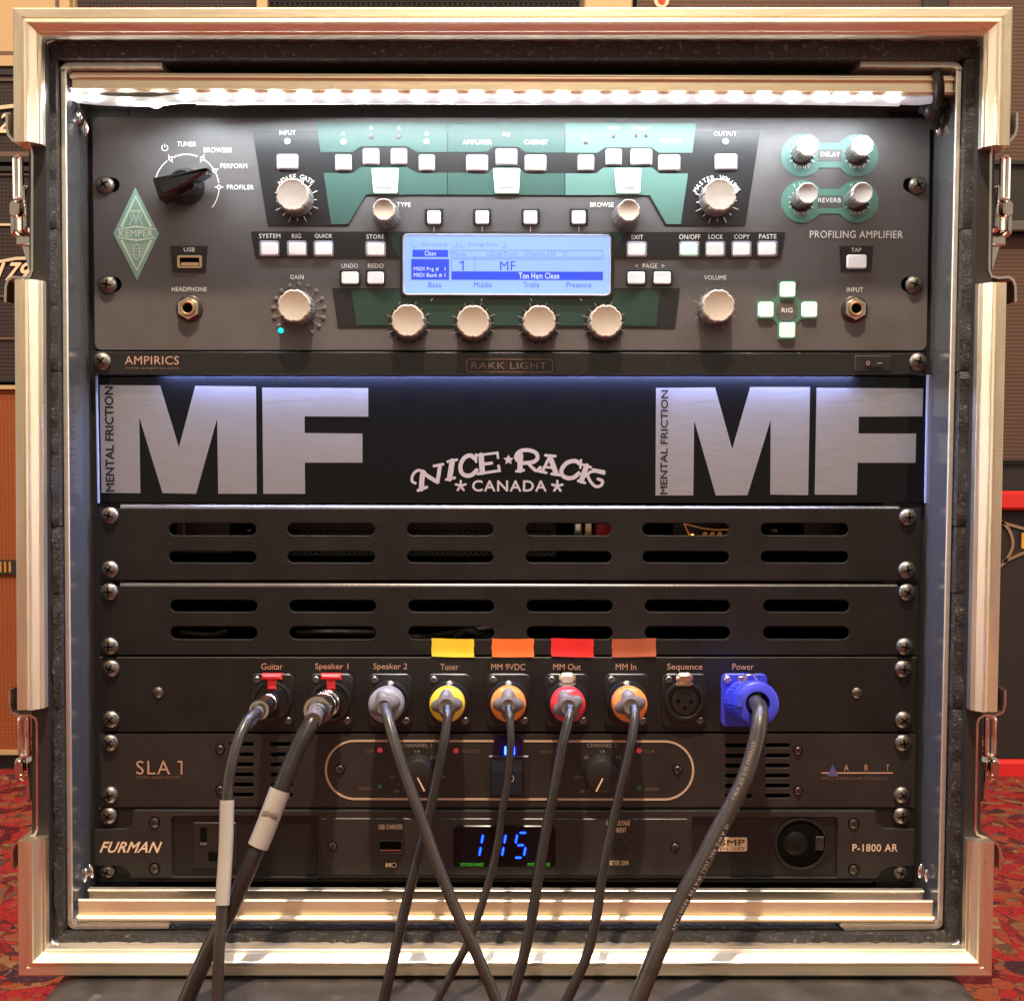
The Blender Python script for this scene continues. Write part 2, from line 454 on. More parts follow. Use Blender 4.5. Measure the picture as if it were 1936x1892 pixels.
def spline(pts, sub=8):
    """Catmull-Rom through 3D points"""
    p = [Vector(q) for q in pts]; p = [p[0] * 2 - p[1]] + p + [p[-1] * 2 - p[-2]]
    out = []
    for i in range(1, len(p) - 2):
        for k in range(sub):
            t = k / sub; a, b, c, d = p[i - 1], p[i], p[i + 1], p[i + 2]
            out.append(0.5 * ((2 * b) + (c - a) * t + (2 * a - 5 * b + 4 * c - d) * t * t + (-a + 3 * b - 3 * c + d) * t ** 3))
    out.append(p[-2])
    return out
def aim(o, d):
    """matrix that carries +z to direction d and the origin to o"""
    z = Vector(d).normalized(); x = Vector((1, 0, 0)); x = (x - z * x.dot(z)).normalized(); y = z.cross(x)
    return Matrix.Translation(Vector(o)) @ Matrix((x, y, z)).transposed().to_4x4()

# ------------------------------------------------------------------ screws (shared meshes, one object each)
def screw_proto():
    mb = MB(); r = 0.0052
    mb.lathe(0, 0, [(r, 0), (r, 0.0006), (r * .93, .0016), (r * .74, .0026), (r * .45, .0033), (r * .15, .0035)], 24, cap0=False)
    me = bpy.data.meshes.new('rack_screw'); me.from_pydata(mb.v, [], mb.f); finish(me, 40); me.materials.append(SCREWB)
    cr = MB()
    for a in (0.3, 0.3 + pi / 2):
        cr.stroke([(-.0027 * cos(a), -.0027 * sin(a)), (.0027 * cos(a), .0027 * sin(a))], [.0008, .0008], 0.0022, 0.00143)
    cr.lathe(0, 0, [(.0011, .002), (.0011, .00366)], 8)
    m2 = bpy.data.meshes.new('screw_recess'); m2.from_pydata(cr.v, [], cr.f); m2.materials.append(HOLE)
    return me, m2
SCREW, SCREWX = screw_proto()
WASH = None
def rack_screw(px, py, parent, z=0.0, r=17, rotz=None, name='rack_screw', mt=None):
    k = r * S(z) / 0.0052
    x, y = P(px, py, z + 0.002)
    o = bpy.data.objects.new(name, SCREW); COL.objects.link(o)
    ORG[o.name] = Vector((x, y, z)); o.parent = parent; o.location = Vector((x, y, z)) - ORG[parent.name]
    o.scale = (k, k, k * 0.95); o.rotation_euler = (0, 0, random.uniform(0, 6) if rotz is None else rotz)
    e = bpy.data.objects.new('screw_recess', SCREWX); COL.objects.link(e); e.parent = o
    ORG[e.name] = ORG[o.name]
    return o
def flat_screw(px, py, parent, z, r, m=SCREWD):
    """small recessed hex / pan screw"""
    x, y = P(px, py, z); s = r * S(z)
    o = link(MB().lathe(x, y, [(s * 1.25, z - .0002), (s * 1.25, z + .0002)], 16, cap0=False), 'screw', HOLE, parent)
    link(MB().lathe(x, y, [(s, z + .0001), (s, z + .0008), (s * .7, z + .0013), (s * .3, z + .0013), (s * .25, z + .0008)], 16, cap0=False), 'screw_head', m, o)
    return o

# ================================================================== SETTING: carpet and back wall
def carpet_mat():
    m = bpy.data.materials.new('persian_carpet'); m.use_nodes = True
    nt = m.node_tree; b = nt.nodes['Principled BSDF']; b.inputs['Roughness'].default_value = 0.9
    b.inputs['Specular IOR Level'].default_value = 0.15
    tc = nt.nodes.new('ShaderNodeTexCoord')
    def vor(sc, feat='F1', rnd=1.0):
        v = nt.nodes.new('ShaderNodeTexVoronoi'); v.inputs['Scale'].default_value = sc; v.feature = feat
        v.inputs['Randomness'].default_value = rnd
        nt.links.new(wv.outputs[0], v.inputs['Vector']); return v
    dn = nt.nodes.new('ShaderNodeTexNoise'); dn.inputs['Scale'].default_value = 9; dn.inputs['Detail'].default_value = 3
    nt.links.new(tc.outputs['Object'], dn.inputs['Vector'])
    wv = nt.nodes.new('ShaderNodeMix'); wv.data_type = 'VECTOR'; wv.inputs['Factor'].default_value = 0.10
    nt.links.new(tc.outputs['Object'], wv.inputs['A']); nt.links.new(dn.outputs['Color'], wv.inputs['B'])
    class O:  # small wrapper so vor() can use the mixed vector
        outputs = [wv.outputs['Result']]
    wv = O
    def ramp(src, stops, const=True):
        r = nt.nodes.new('ShaderNodeValToRGB')
        if const: r.color_ramp.interpolation = 'CONSTANT'
        e = r.color_ramp.elements
        while len(e) > 1: e.remove(e[-1])
        e[0].position = stops[0][0]; e[0].color = (*stops[0][1], 1)
        for p_, c_ in stops[1:]:
            q = e.new(p_); q.color = (*c_, 1)
        nt.links.new(src, r.inputs[0]); return r
    RD = (0.32, 0.022, 0.026); NV = (0.050, 0.022, 0.034); OR = (0.26, 0.075, 0.035); CM = (0.28, 0.15, 0.075); DR = (0.10, 0.010, 0.014)
    v1 = vor(11.0); v2 = vor(90.0); v3 = vor(90.0, 'DISTANCE_TO_EDGE'); v4 = vor(150.0)
    r1 = ramp(v1.outputs['Color'], [(0, RD), (0.62, DR), (0.80, NV)])
    r2 = ramp(v2.outputs['Color'], [(0, RD), (.30, OR), (.42, RD), (.58, NV), (.70, CM), (.78, DR), (.90, RD)], False)
    mk = ramp(v1.outputs['Distance'], [(0, (1, 1, 1)), (.45, (0, 0, 0)), (.62, (1, 1, 1))])
    mx = nt.nodes.new('ShaderNodeMix'); mx.data_type = 'RGBA'
    nt.links.new(mk.outputs[0], mx.inputs['Factor']); nt.links.new(r1.outputs[0], mx.inputs['A']); nt.links.new(r2.outputs[0], mx.inputs['B'])
    ed = ramp(v3.outputs['Distance'], [(0, (1, 1, 1)), (.025, (0, 0, 0))])
    ec = ramp(v4.outputs['Color'], [(0, NV), (.5, OR), (.7, DR)])
    m2 = nt.nodes.new('ShaderNodeMix'); m2.data_type = 'RGBA'
    nt.links.new(ed.outputs[0], m2.inputs['Factor']); nt.links.new(mx.outputs['Result'], m2.inputs['A']); nt.links.new(ec.outputs[0], m2.inputs['B'])
    fn = nt.nodes.new('ShaderNodeTexNoise'); fn.inputs['Scale'].default_value = 420; fn.inputs['Detail'].default_value = 4
    nt.links.new(tc.outputs['Object'], fn.inputs['Vector'])
    m3 = nt.nodes.new('ShaderNodeMix'); m3.data_type = 'RGBA'; m3.blend_type = 'MULTIPLY'; m3.inputs['Factor'].default_value = 0.55
    nt.links.new(m2.outputs['Result'], m3.inputs['A']); nt.links.new(fn.outputs['Color'], m3.inputs['B'])
    mm = nt.nodes.new('ShaderNodeMix'); mm.data_type = 'RGBA'; mm.blend_type = 'MULTIPLY'; mm.inputs['Factor'].default_value = 1
    mm.inputs['B'].default_value = (1.35, 1.35, 1.35, 1); nt.links.new(m3.outputs['Result'], mm.inputs['A'])
    nt.links.new(mm.outputs['Result'], b.inputs['Base Color'])
    bp = nt.nodes.new('ShaderNodeBump'); bp.inputs['Strength'].default_value = 0.6; bp.inputs['Distance'].default_value = 0.004
    nt.links.new(fn.outputs['Fac'], bp.inputs['Height']); nt.links.new(bp.outputs[0], b.inputs['Normal'])
    return m
fl = MB(); fl.add([(-3, FLOOR, -1.8), (3, FLOOR, -1.8), (3, FLOOR, 2.6), (-3, FLOOR, 2.6)], [(3, 2, 1, 0)])
o = link(fl, 'floor', carpet_mat(), None, kind='structure')
WALL = mat('warm_room_wall', (0.24, 0.17, 0.11), 0.9)
link(MB().box(-3, 3, FLOOR, 2.2, -1.9, -1.8), 'wall', WALL, None, kind='structure')

# ================================================================== BACKGROUND amplifiers (z about -0.95)
def cloth(name, col, kx, ky, var=0.25):
    m = bpy.data.materials.new(name); m.use_nodes = True
    nt = m.node_tree; b = nt.nodes['Principled BSDF']; b.inputs['Roughness'].default_value = 0.85
    tc = nt.nodes.new('ShaderNodeTexCoord'); 
    outs = []
    for ax, k in (('X', kx), ('Y', ky)):
        w = nt.nodes.new('ShaderNodeTexWave'); w.bands_direction = ax; w.inputs['Scale'].default_value = k
        w.inputs['Distortion'].default_value = 0.6; w.inputs['Detail'].default_value = 2
        nt.links.new(tc.outputs['Object'], w.inputs['Vector']); outs.append(w)
    ml = nt.nodes.new('ShaderNodeMath'); ml.operation = 'MULTIPLY'
    nt.links.new(outs[0].outputs['Fac'], ml.inputs[0]); nt.links.new(outs[1].outputs['Fac'], ml.inputs[1])
    mx = nt.nodes.new('ShaderNodeMix'); mx.data_type = 'RGBA'
    mx.inputs['A'].default_value = (*[c * (1 - var) for c in col], 1); mx.inputs['B'].default_value = (*[c * (1 + var) for c in col], 1)
    nt.links.new(ml.outputs[0], mx.inputs['Factor']); nt.links.new(mx.outputs['Result'], b.inputs['Base Color'])
    bp = nt.nodes.new('ShaderNodeBump'); bp.inputs['Strength'].default_value = 0.5; bp.inputs['Distance'].default_value = 0.002
    nt.links.new(ml.outputs[0], bp.inputs['Height']); nt.links.new(bp.outputs[0], b.inputs['Normal'])
    return m
ORCL = cloth('orange_grille_cloth', (0.31, 0.075, 0.016), 60, 95)
BRCL = cloth('brown_grille_cloth', (0.115, 0.062, 0.045), 95, 60)
DKCL = cloth('dark_grille_cloth', (0.035, 0.022, 0.022), 60, 60)
TOLEX = mat('cream_tolex', (0.48, 0.33, 0.17), 0.6, 0, 0.5, 500)
BKTOL = mat('black_tolex', (0.018, 0.015, 0.014), 0.55, 0, 0.5, 500)
PIPE = mat('cream_piping', (0.62, 0.50, 0.36), 0.5)
PIPED = mat('brown_piping', (0.13, 0.075, 0.055), 0.5)
REDT = mat('red_tolex', (0.62, 0.02, 0.018), 0.45, 0, 0.3, 400)
ZB = -0.95
def cab(name, label, cat, x0, y0, x1, y1, zf, depth, body, front, piping=None, group=None, frame=14, ch=0.006):
    """a loudspeaker cabinet or amplifier head: box, recessed front, piping"""
    a, b = P(x0, y1, zf), P(x1, y0, zf); f = frame * S(zf)
    t = thing(name, label, cat, ((a[0] + b[0]) / 2, a[1], zf - depth / 2), group)
    link(MB().box(a[0], b[0], a[1], b[1], zf - depth, zf - .004, ch), 'shell', body, t)
    sh = plate([(a[0] + .001, a[1] + .001), (b[0] - .001, a[1] + .001), (b[0] - .001, b[1] - .001), (a[0] + .001, b[1] - .001)],
               [[(a[0] + f, a[1] + f), (b[0] - f, a[1] + f), (b[0] - f, b[1] - f), (a[0] + f, b[1] - f)]], zf - .012, zf + .006)
    link(sh, 'front_frame', body, t)
    link(MB().box(a[0] + f, b[0] - f, a[1] + f, b[1] - f, zf - .005, zf - .001), 'grille', front, t)
    if piping:
        g = f + .004
        link(MB().stroke([(a[0] + g, a[1] + g), (b[0] - g, a[1] + g), (b[0] - g, b[1] - g), (a[0] + g, b[1] - g)], .006, zf - .001, .003, True), 'piping', piping, t)
    return t
# left stack
t = cab('amplifier_cabinet', 'cream covered amplifier cabinet at the top left, behind the case', 'amplifier', -420, -700, 126, 127, ZB, .3, TOLEX, TOLEX, PIPED, frame=20)
t = cab('guitar_amplifier', 'black guitar amplifier with a slanted cream 12 on it, below the cream cabinet', 'amplifier', -420, 133, 330, 308, ZB, .3, BKTOL, DKCL, PIPED, frame=12)
mb = MB(); text_mb(mb, '12', -24, 214, 26, 250, ZB + .003, shear=.4, bold=.05); link(mb, 'badge_lettering', CREAMP, t, smooth=None)
link(MB().stroke(pp([(-60, 262), (-20, 206), (70, 196)], ZB + .002), .005, ZB + .002, .001), 'badge_outline', PIPE, t)
t = cab('guitar_amplifier', 'black guitar amplifier with a slanted cream 179 badge, above the orange cabinet', 'amplifier', -420, 316, 330, 722, ZB, .3, BKTOL, DKCL, None, frame=10)
mb = MB(); text_mb(mb, '179', -8, 497, 62, 531, ZB + .003, shear=.4, bold=.05); link(mb, 'badge_lettering', CREAMP, t, smooth=None)
link(MB().stroke(pp([(-60, 506), (30, 489), (66, 488)], ZB + .002), .004, ZB + .002, .001), 'badge_outline', PIPE, t)
for yy, mt in ((425, PIPE), (330, PIPED), (560, PIPED), (640, PIPED)):
    link(MB().stroke(pp([(-400, yy), (310, yy)], ZB + .001), .003, ZB + .001, .001), 'trim_line', mt, t)
t = cab('speaker_cabinet', 'orange cloth speaker cabinet standing on the carpet left of the case', 'speaker', -420, 728, 330, 1425, ZB, .35, TOLEX, ORCL, None, frame=9)
link(MB().box(*[P(-400, 1084, ZB)[0], P(34, 1058, ZB)[0], P(-400, 1084, ZB)[1], P(34, 1058, ZB)[1]], ZB, ZB + .004), 'badge', BKTOL, t)
mb = MB(); text_mb(mb, 'MII', -18, 1062, 20, 1081, ZB + .005, bold=.06); link(mb, 'badge_lettering', mat('gold_badge', (.75, .42, .08), .35, .7), t, smooth=None)
link(MB().box(P(-420, 1452, ZB)[0], P(330, 1452, ZB)[0], P(0, 1458, ZB)[1], P(0, 1424, ZB)[1], ZB - .33, ZB - .01), 'plinth', BKTOL, t)
# top: cabinets seen in the strip over the case
t = cab('speaker_cabinet', 'dark speaker cabinet with a honeycomb grille behind the top of the case', 'speaker', 128, -700, 1105, 700, ZB - .02, .3, BKTOL, DKCL, None, frame=6)
hx = MB()
for r in range(4):
    for c_ in range(62):
        x, y = P(505 + c_ * 9.6 + (r % 2) * 4.8, -18 + r * 9.5, ZB - .017); q = 4.2 * S(ZB)
        hx.prism(circ(x, y, q, 6, radians(30), radians(390)), ZB - .017, ZB - .0165)
link(hx, 'honeycomb_holes', mat('grille_hole', (.006, .005, .006), .9), t, kind='stuff')
link(MB().box(P(483, 0, ZB)[0], P(503, 0, ZB)[0], P(0, 30, ZB)[1], P(0, -60, ZB)[1], ZB - .02, ZB - .008), 'trim_post', TOLEX, t)
t = cab('speaker_cabinet', 'brown cloth speaker cabinet at the top right, behind the case', 'speaker', 1200, -700, 2400, 318, ZB, .3, BKTOL, BRCL, None, frame=5)
link(MB().box(P(1105, 0, ZB)[0], P(1196, 0, ZB)[0], P(0, 30, ZB)[1], P(0, -60, ZB)[1], ZB - .01, ZB + .002, .002), 'trim_post', TOLEX, t)
x, y = P(1251, 1, ZB + .01); link(MB().lathe(x, y, [(.010, ZB), (.010, ZB + .01)], 20), 'red_knob_rim', PIPE, t)
link(MB().lathe(x, y, [(.0055, ZB + .01), (.004, ZB + .013)], 16), 'red_knob', mat('glowing_red_knob', (.6, .02, .01), .2, emis=(1, .06, .02), es=1.2), t)  # red knob with a glow put into its colour
link(MB().box(P(1742, 0, ZB)[0], P(1792, 0, ZB)[0], P(0, 30, ZB)[1], P(0, -60, ZB)[1], ZB, ZB + .006, .002), 'trim_post', BKTOL, t)
# right stack
t = cab('guitar_amplifier', 'black guitar amplifier between the two brown cloth cabinets on the right', 'amplifier', 1500, 306, 2400, 438, ZB + .01, .3, BKTOL, BKTOL, None, frame=8)
link(MB().box(P(1500, 0, ZB)[0], P(2400, 0, ZB)[0], P(0, 436, ZB)[1], P(0, 416, ZB)[1], ZB + .017, ZB + .022, .002), 'control_strip', mat('grey_strip', (.10, .09, .085), .5), t)
t = cab('speaker_cabinet', 'brown cloth speaker cabinet right of the case, middle height', 'speaker', 1500, 444, 2400, 872, ZB, .3, BKTOL, BRCL, None, frame=4)
t = cab('guitar_amplifier', 'black guitar amplifier with a red bottom edge, right of the case', 'amplifier', 1500, 874, 2400, 962, ZB + .01, .3, BKTOL, BKTOL, None, frame=3)
link(MB().box(P(1500, 0, ZB)[0], P(2400, 0, ZB)[0], P(0, 958, ZB)[1], P(0, 922, ZB)[1], ZB + .017, ZB + .026, .004), 'red_trim', REDT, t)
t = cab('speaker_cabinet', 'black speaker cabinet with gold outline lines, on the carpet right of the case', 'speaker', 1500, 966, 2400, 1490, ZB, .35, BKTOL, BKTOL, None, frame=5)
gl = MB()
gl.stroke(spline([P3(1880, 975, ZB), P3(1906, 1000, ZB), P3(1914, 1030, ZB), P3(1900, 1060, ZB), P3(1880, 1078, ZB)], 5) and [(q.x, q.y) for q in spline([P3(1880, 975, ZB), P3(1906, 1000, ZB), P3(1914, 1030, ZB), P3(1900, 1060, ZB), P3(1880, 1078, ZB)], 5)], .004, ZB + .001, .001)
gl.stroke(pp([(1885, 985), (1960, 1006)], ZB + .001), .004, ZB + .001, .001)
gl.stroke(pp([(1895, 1062), (1960, 1034)], ZB + .001), .004, ZB + .001, .001)
link(gl, 'badge_outline', GOLDISH, t)
mb = MB(); text_mb(mb, 'M', 1932, 1008, 1962, 1036, ZB + .003, bold=.06); link(mb, 'badge_lettering', mat('amber_print', (.75, .36, .03), .4), t, smooth=None)
link(MB().box(P(1500, 0, ZB)[0], P(2400, 0, ZB)[0], P(0, 1468, ZB)[1], P(0, 1428, ZB)[1], ZB + .007, ZB + .018, .004), 'red_trim', REDT, t)
link(MB().box(P(1500, 0, ZB)[0], P(2400, 0, ZB)[0], P(0, 1487, ZB)[1], P(0, 1474, ZB)[1], ZB + .007, ZB + .02, .002), 'cream_trim', PIPE, t)

# ================================================================== FLIGHT CASE
ZF = 0.055
case = thing('flight_case', 'black flight case with gold toned aluminium edges, open at the front', 'flight case', (0, P(968, 1846, ZF)[1], -.2))
# the front extrusion: profile (u inward from the outer edge, z), mitred round the four corners
OC = [P(23, 14, ZF), P(1916, 13, ZF), P(1876, 1846, ZF), P(34, 1846, ZF)]
PROF = [(0.0, -.026), (0.0, -.0010), (.0010, 0.0), (.0048, 0.0), (.0051, -.0006), (.0057, -.0006), (.0060, 0.0), (.0074, .0005), (.0078, .0010), (.0082, .0010), (.0088, .0),
        (.0116, -.0030), (.0119, -.0040), (.0130, -.0046), (.0133, -.0052), (.0134, -.0098), (.0126, -.0100), (.0126, -.026)]
def extr_piece(a, b, nrm, m, mitre_a, mitre_b, name='edge_extrusion'):
    """profile swept from a to b; nrm = inward direction; mitred ends run at 45 degrees"""
    a, b, nrm = Vector(a), Vector(b), Vector(nrm).normalized(); d = (b - a).normalized()
    v = []; k = len(PROF)
    for end, mt, sg in ((a, mitre_a, 1), (b, mitre_b, -1)):
        for u, z in PROF:
            q = end + nrm * u + d * (u * sg if mt else 0)
            v.append((q.x, q.y, ZF + z))
    f = []
    flip = (d.x * nrm.y - d.y * nrm.x) < 0
    for i in range(k):
        j = (i + 1) % k
        q = (i, j, k + j, k + i)
        f.append(q if flip else q[::-1])
    f.append(tuple(range(k)) if not flip else tuple(range(k))[::-1])
    f.append(tuple(k + i for i in range(k)) if flip else tuple(k + i for i in range(k))[::-1])
    return link(MB().add(v, f), name, m, case, smooth=12)
extr_piece(OC[0], OC[1], (0, -1), ALU_H, True, True)
extr_piece(OC[3], OC[2], (0, 1), ALU_H, True, True)
def lerp(a, b, py):
    """point on the outer edge line a-b at photo row py"""
    pa, pb = Vector(a), Vector(b); ya = P(40, py, ZF)[1]; t = (ya - pa.y) / (pb.y - pa.y)
    q = pa + (pb - pa) * t
    return (q.x, q.y)
for A, B, nr in ((OC[0], OC[3], (1, 0)), (OC[1], OC[2], (-1, 0))):
    extr_piece(A, lerp(A, B, 268), nr, ALU_V, True, False)
    extr_piece(lerp(A, B, 528), lerp(A, B, 1342), nr, ALU_V, False, False)
    extr_piece(lerp(A, B, 1590), B, nr, ALU_V, False, True)
# the four walls of the case behind the edging
x0, x1 = OC[0][0] + .0042, OC[1][0] - .0042; y1, y0 = OC[0][1] - .0042, OC[3][1] + .0042; T = .0092
xi0, xi1 = OC[3][0] + .0015, OC[2][0] - .0015
link(MB().box(x0, x1, y1 - T, y1, -.45, ZF - .027), 'top_wall', LAMIN, case)
link(MB().box(xi0 + .004, xi1 - .004, y0, y0 + T, -.45, ZF - .027), 'bottom_wall', LAMIN, case)
wl = OC[0][0] + .0042; wr = OC[1][0] - .0042
wl2 = OC[3][0] + .0042; wr2 = OC[2][0] - .0042
def wall_quad(xa, xb, xa2, xb2, name):
    m_ = MB().prism([(xa2, y0 + T + .001), (xb2, y0 + T + .001), (xb, y1 - T - .001), (xa, y1 - T - .001)], -.45, ZF - .0102)
    return link(m_, name, LAMIN, case)
wall_quad(wl, wl + T, wl2, wl2 + T, 'side_wall'); wall_quad(wr - T, wr, wr2 - T, wr2, 'side_wall')
link(MB().box(x0 + .002, x1 - .002, y0 + T + .001, y1 - T - .001, -.46, -.451), 'back_wall', LAMIN, case)

# foam between case wall and inner rack frame, drawn as the blocks it is cut from
ZI = 0.032                                        # front of the inner rack frame
ZFO = 0.040                                       # front of the foam
def foam(quad, name='foam_block', inner=()):
    """foam slab with a finely uneven face"""
    # the corners listed in inner touch the rack frame, which stands further back
    q = [(P(*c_, ZI)[0] if ('x', i) in inner else P(*c_, ZFO)[0], P(*c_, ZI)[1] if ('y', i) in inner else P(*c_, ZFO)[1]) for i, c_ in enumerate(quad)]; mb = MB(); nx = max(2, int(abs(q[1][0] - q[0][0]) / .004)); ny = max(2, int(abs(q[3][1] - q[0][1]) / .004))
    v = []; f = []
    for j in range(ny + 1):
        for i in range(nx + 1):
            s_, t_ = i / nx, j / ny
            ax = q[0][0] * (1 - s_) + q[1][0] * s_; ay = q[0][1] * (1 - s_) + q[1][1] * s_
            bx = q[3][0] * (1 - s_) + q[2][0] * s_; by = q[3][1] * (1 - s_) + q[2][1] * s_
            edge = i in (0, nx) or j in (0, ny)
            v.append((ax * (1 - t_) + bx * t_, ay * (1 - t_) + by * t_, ZFO + (-.002 if edge else random.uniform(-.0016, .0012))))
    for j in range(ny):
        for i in range(nx):
            a = j * (nx + 1) + i; f.append((a, a + nx + 1, a + nx + 2, a + 1))
    mb.add(v, f); mb.prism(q, ZFO - .05, ZFO - .0021)
    return link(mb, name, CARPETB, case)
for ya, yb in ((110, 430), (432, 700), (702, 995), (997, 1122), (1124, 1340), (1342, 1788)):
    xa = 80 + (ya - 128) * .0085; xb = 80 + (yb - 128) * .0085
    foam([(xa, ya), (xa + 33, ya), (xb + 32, yb), (xb, yb)], inner=(('x', 1), ('x', 2)))
    xa = 1868 - (ya - 128) * .021; xb = 1868 - (yb - 128) * .021
    foam([(xa - 48, ya), (xa, ya), (xb, yb), (xb - 49, yb)], inner=(('x', 0), ('x', 3)))
foam([(84, 60), (1858, 60), (1858, 117), (84, 117)], inner=(('y', 2), ('y', 3)))
foam([(94, 1758), (960, 1758), (960, 1800), (94, 1800)], inner=(('y', 0), ('y', 1))); foam([(961, 1758), (1834, 1758), (1834, 1800), (961, 1800)], inner=(('y', 0), ('y', 1)))
link(MB().box(-.2490, .2490, P(0, 1762, .02)[1], P(0, 1742, .02)[1], -.05, .020), 'foam_block', CARPETB, case)
link(MB().box(-.2490, .2490, P(0, 140, .02)[1], P(0, 112, .02)[1], -.05, .012), 'foam_block', CARPETB, case)
# corner braces in the valance
for (px, py, sx, sy) in ((80, 76, 1, 1), (1868, 76, -1, 1), (90, 1787, 1, -1), (1822, 1787, -1, -1)):
    z = ZF - .0125
    pts = [P(px, py, z), P(px + 26 * sx, py, z), P(px + 11 * sx, py + 6 * sy, z), P(px + 5 * sx, py + 13 * sy, z), P(px, py + 28 * sy, z)]
    link(MB().prism(pts, z - .003, z, .0006), 'corner_brace', STEEL, case)

# ---- inner rack frame
fr = case
L0, L1 = P(114, 130, ZI), P(127, 1750, ZI); R0, R1 = P(1819, 130, ZI), P(1783, 1750, ZI)
TH = .0030
def side(a, b, s, nm):
    mb = MB().prism([(b[0], b[1]), (b[0] + s * TH, b[1]), (a[0] + s * TH, a[1]), (a[0], a[1])], ZI - .0012, ZI, .0004)
    link(mb, 'frame_edge', mat('aluminium_cut_edge', (.95, .88, .80), .45, 1, .1, 500, .12, 200), fr)
    mb = MB().prism([(b[0] + s * .0002, b[1]), (b[0] + s * (TH - .0002), b[1]), (a[0] + s * (TH - .0002), a[1]), (a[0] + s * .0002, a[1])], -.012, ZI - .00125)
    link(mb, nm, SIDEGL, fr)
side(L0, L1, 1, 'side_plate'); side(R0, R1, -1, 'side_plate')
EDG = MATS['aluminium_cut_edge']
def bracket(pts, w, z0, z1, name='frame_bracket', m=EDG):
    """bent strip seen on edge, drawn along pts and running back in depth"""
    mb = MB(); mb.stroke([(q[0], q[1]) for q in pts], w, z0, z1 - z0)
    return link(mb, name, m, fr)
def arc_px(cx, cy, r, a0, a1, z, n=6): return pp([(cx + r * cos(radians(a0 + (a1 - a0) * i / n)), cy - r * sin(radians(a0 + (a1 - a0) * i / n))) for i in range(n + 1)], z)
bracket(pp([(118.5, 131)], ZI) + arc_px(131, 136, 12.5, 180, 90, ZI) + pp([(306, 123.5)], ZI), .0030, .004, ZI)
bracket(pp([(1814.5, 131)], ZI) + arc_px(1802, 135, 12.5, 0, 90, ZI) + pp([(1627, 121)], ZI), .0030, .004, ZI)
bracket(pp([(132, 1745)], ZI) + arc_px(143, 1740, 11, 180, 270, ZI) + pp([(319, 1750)], ZI), .0030, .004, ZI)
bracket(pp([(1778, 1745)], ZI) + arc_px(1767, 1740, 11, 0, -90, ZI) + pp([(1600, 1753), (1590, 1745)], ZI), .0030, .004, ZI)
for px in (210, 292, 1632, 1700):
    x, y = P(px, 1756, ZI - .004)
    link(MB().sph((x, y, ZI - .006), .0036, sz=(1, .45, 1)), 'rivet', STEEL, fr)
# top beam and bottom beam
a, b = P(133, 172, ZI - .004), P(1806, 141, ZI - .004)
link(MB().box(a[0], b[0], a[1], b[1], ZI - .02, ZI - .005, .0008), 'top_beam', ALU_H, fr)
ys = P(960, 143, ZI)[1]; link(MB().box(a[0], b[0], ys - .0012, ys + .0006, ZI - .005, ZI - .0028, .0004), 'beam_ridge', ALU_H, fr)
ys = P(960, 166, ZI)[1]; link(MB().box(a[0], b[0], ys - .0004, ys + .0004, ZI - .005, ZI - .0036), 'beam_ridge', ALU_H, fr)
a, b = P(146, 1729, ZI), P(1766, 1704, ZI)
link(MB().box(a[0], b[0], a[1], b[1], ZI - .003, ZI - .001, .0006), 'bottom_beam', ALU_H, fr)
a, b = P(146, 1740, ZI), P(1766, 1731, ZI)
link(MB().box(a[0], b[0], a[1], b[1], ZI - .003, ZI + .0025, .0012), 'beam_lip', ALU_H, fr)
a, b = P(166, 1703, .014), P(1747, 1686, .014)
link(MB().box(a[0], b[0], a[1], b[1], .011, .013, .0005), 'bottom_channel', CHANL, fr)
link(MB().box(a[0], b[0], b[1] - .0003, b[1] + .0009, .010, .0145, .0003), 'channel_lip', ALU_H, fr)
# rack rails (dark, behind the ears of the units) and dark interior lining
for s_ in (-1, 1):
    xo = s_ * .2515; xi = s_ * .2205
    link(MB().box(min(xo, xi), max(xo, xi), P(0, 1690, 0)[1], P(0, 200, 0)[1], -.012, -.0065), 'rack_rail', mat('rail_black', (.012, .012, .013), .35, 0, .1, 600), fr)
link(MB().box(-.2515, .2515, P(0, 1690, 0)[1], P(0, 160, 0)[1], -.30, -.296), 'inner_lining', HOLE, fr)
link(MB().box(-.2450, .2450, P(0, 221, 0)[1], P(0, 168, 0)[1], -.0105, -.0080), 'led_catch_strip', mat('olive_grey_lit_gap', (.075, .072, .060), .4, 0, .2, 900, .15, 40), fr)  # added strip that catches the LED light in the dark gap
a = P(0, 1684, -.001)[1]
link(MB().box(-.2515, .2515, a - .003, a - .002, -.28, .010), 'inner_shelf', HOLE, fr)
link(MB().box(-.2515, .2515, P(0, 176, .01)[1], P(0, 176, .01)[1] + .002, -.29, ZI - .021), 'inner_roof', LAMIN, fr)
# shiny slotted cage clips at the four rail ends
for (px, py, rz) in ((150, 222, -.2), (157, 236, -.1), (162, 245, -.1), (1775, 245, .1), (1790, 232, .15), (1795, 192, .2), (1802, 170, .1), (160, 1655, -.15), (171, 1646, .2), (1741, 1646, -.1), (1753, 1655, .1)):
    x, y = P(px, py, .012)
    mb = MB().sph((0, 0, 0), .0042, 14, 8, (.42, 1.0, .25)); mb.xf(Matrix.Translation((x, y, .012)) @ Matrix.Rotation(rz, 4, 'Z'))
    link(mb, 'cage_clip', CHROME, fr)

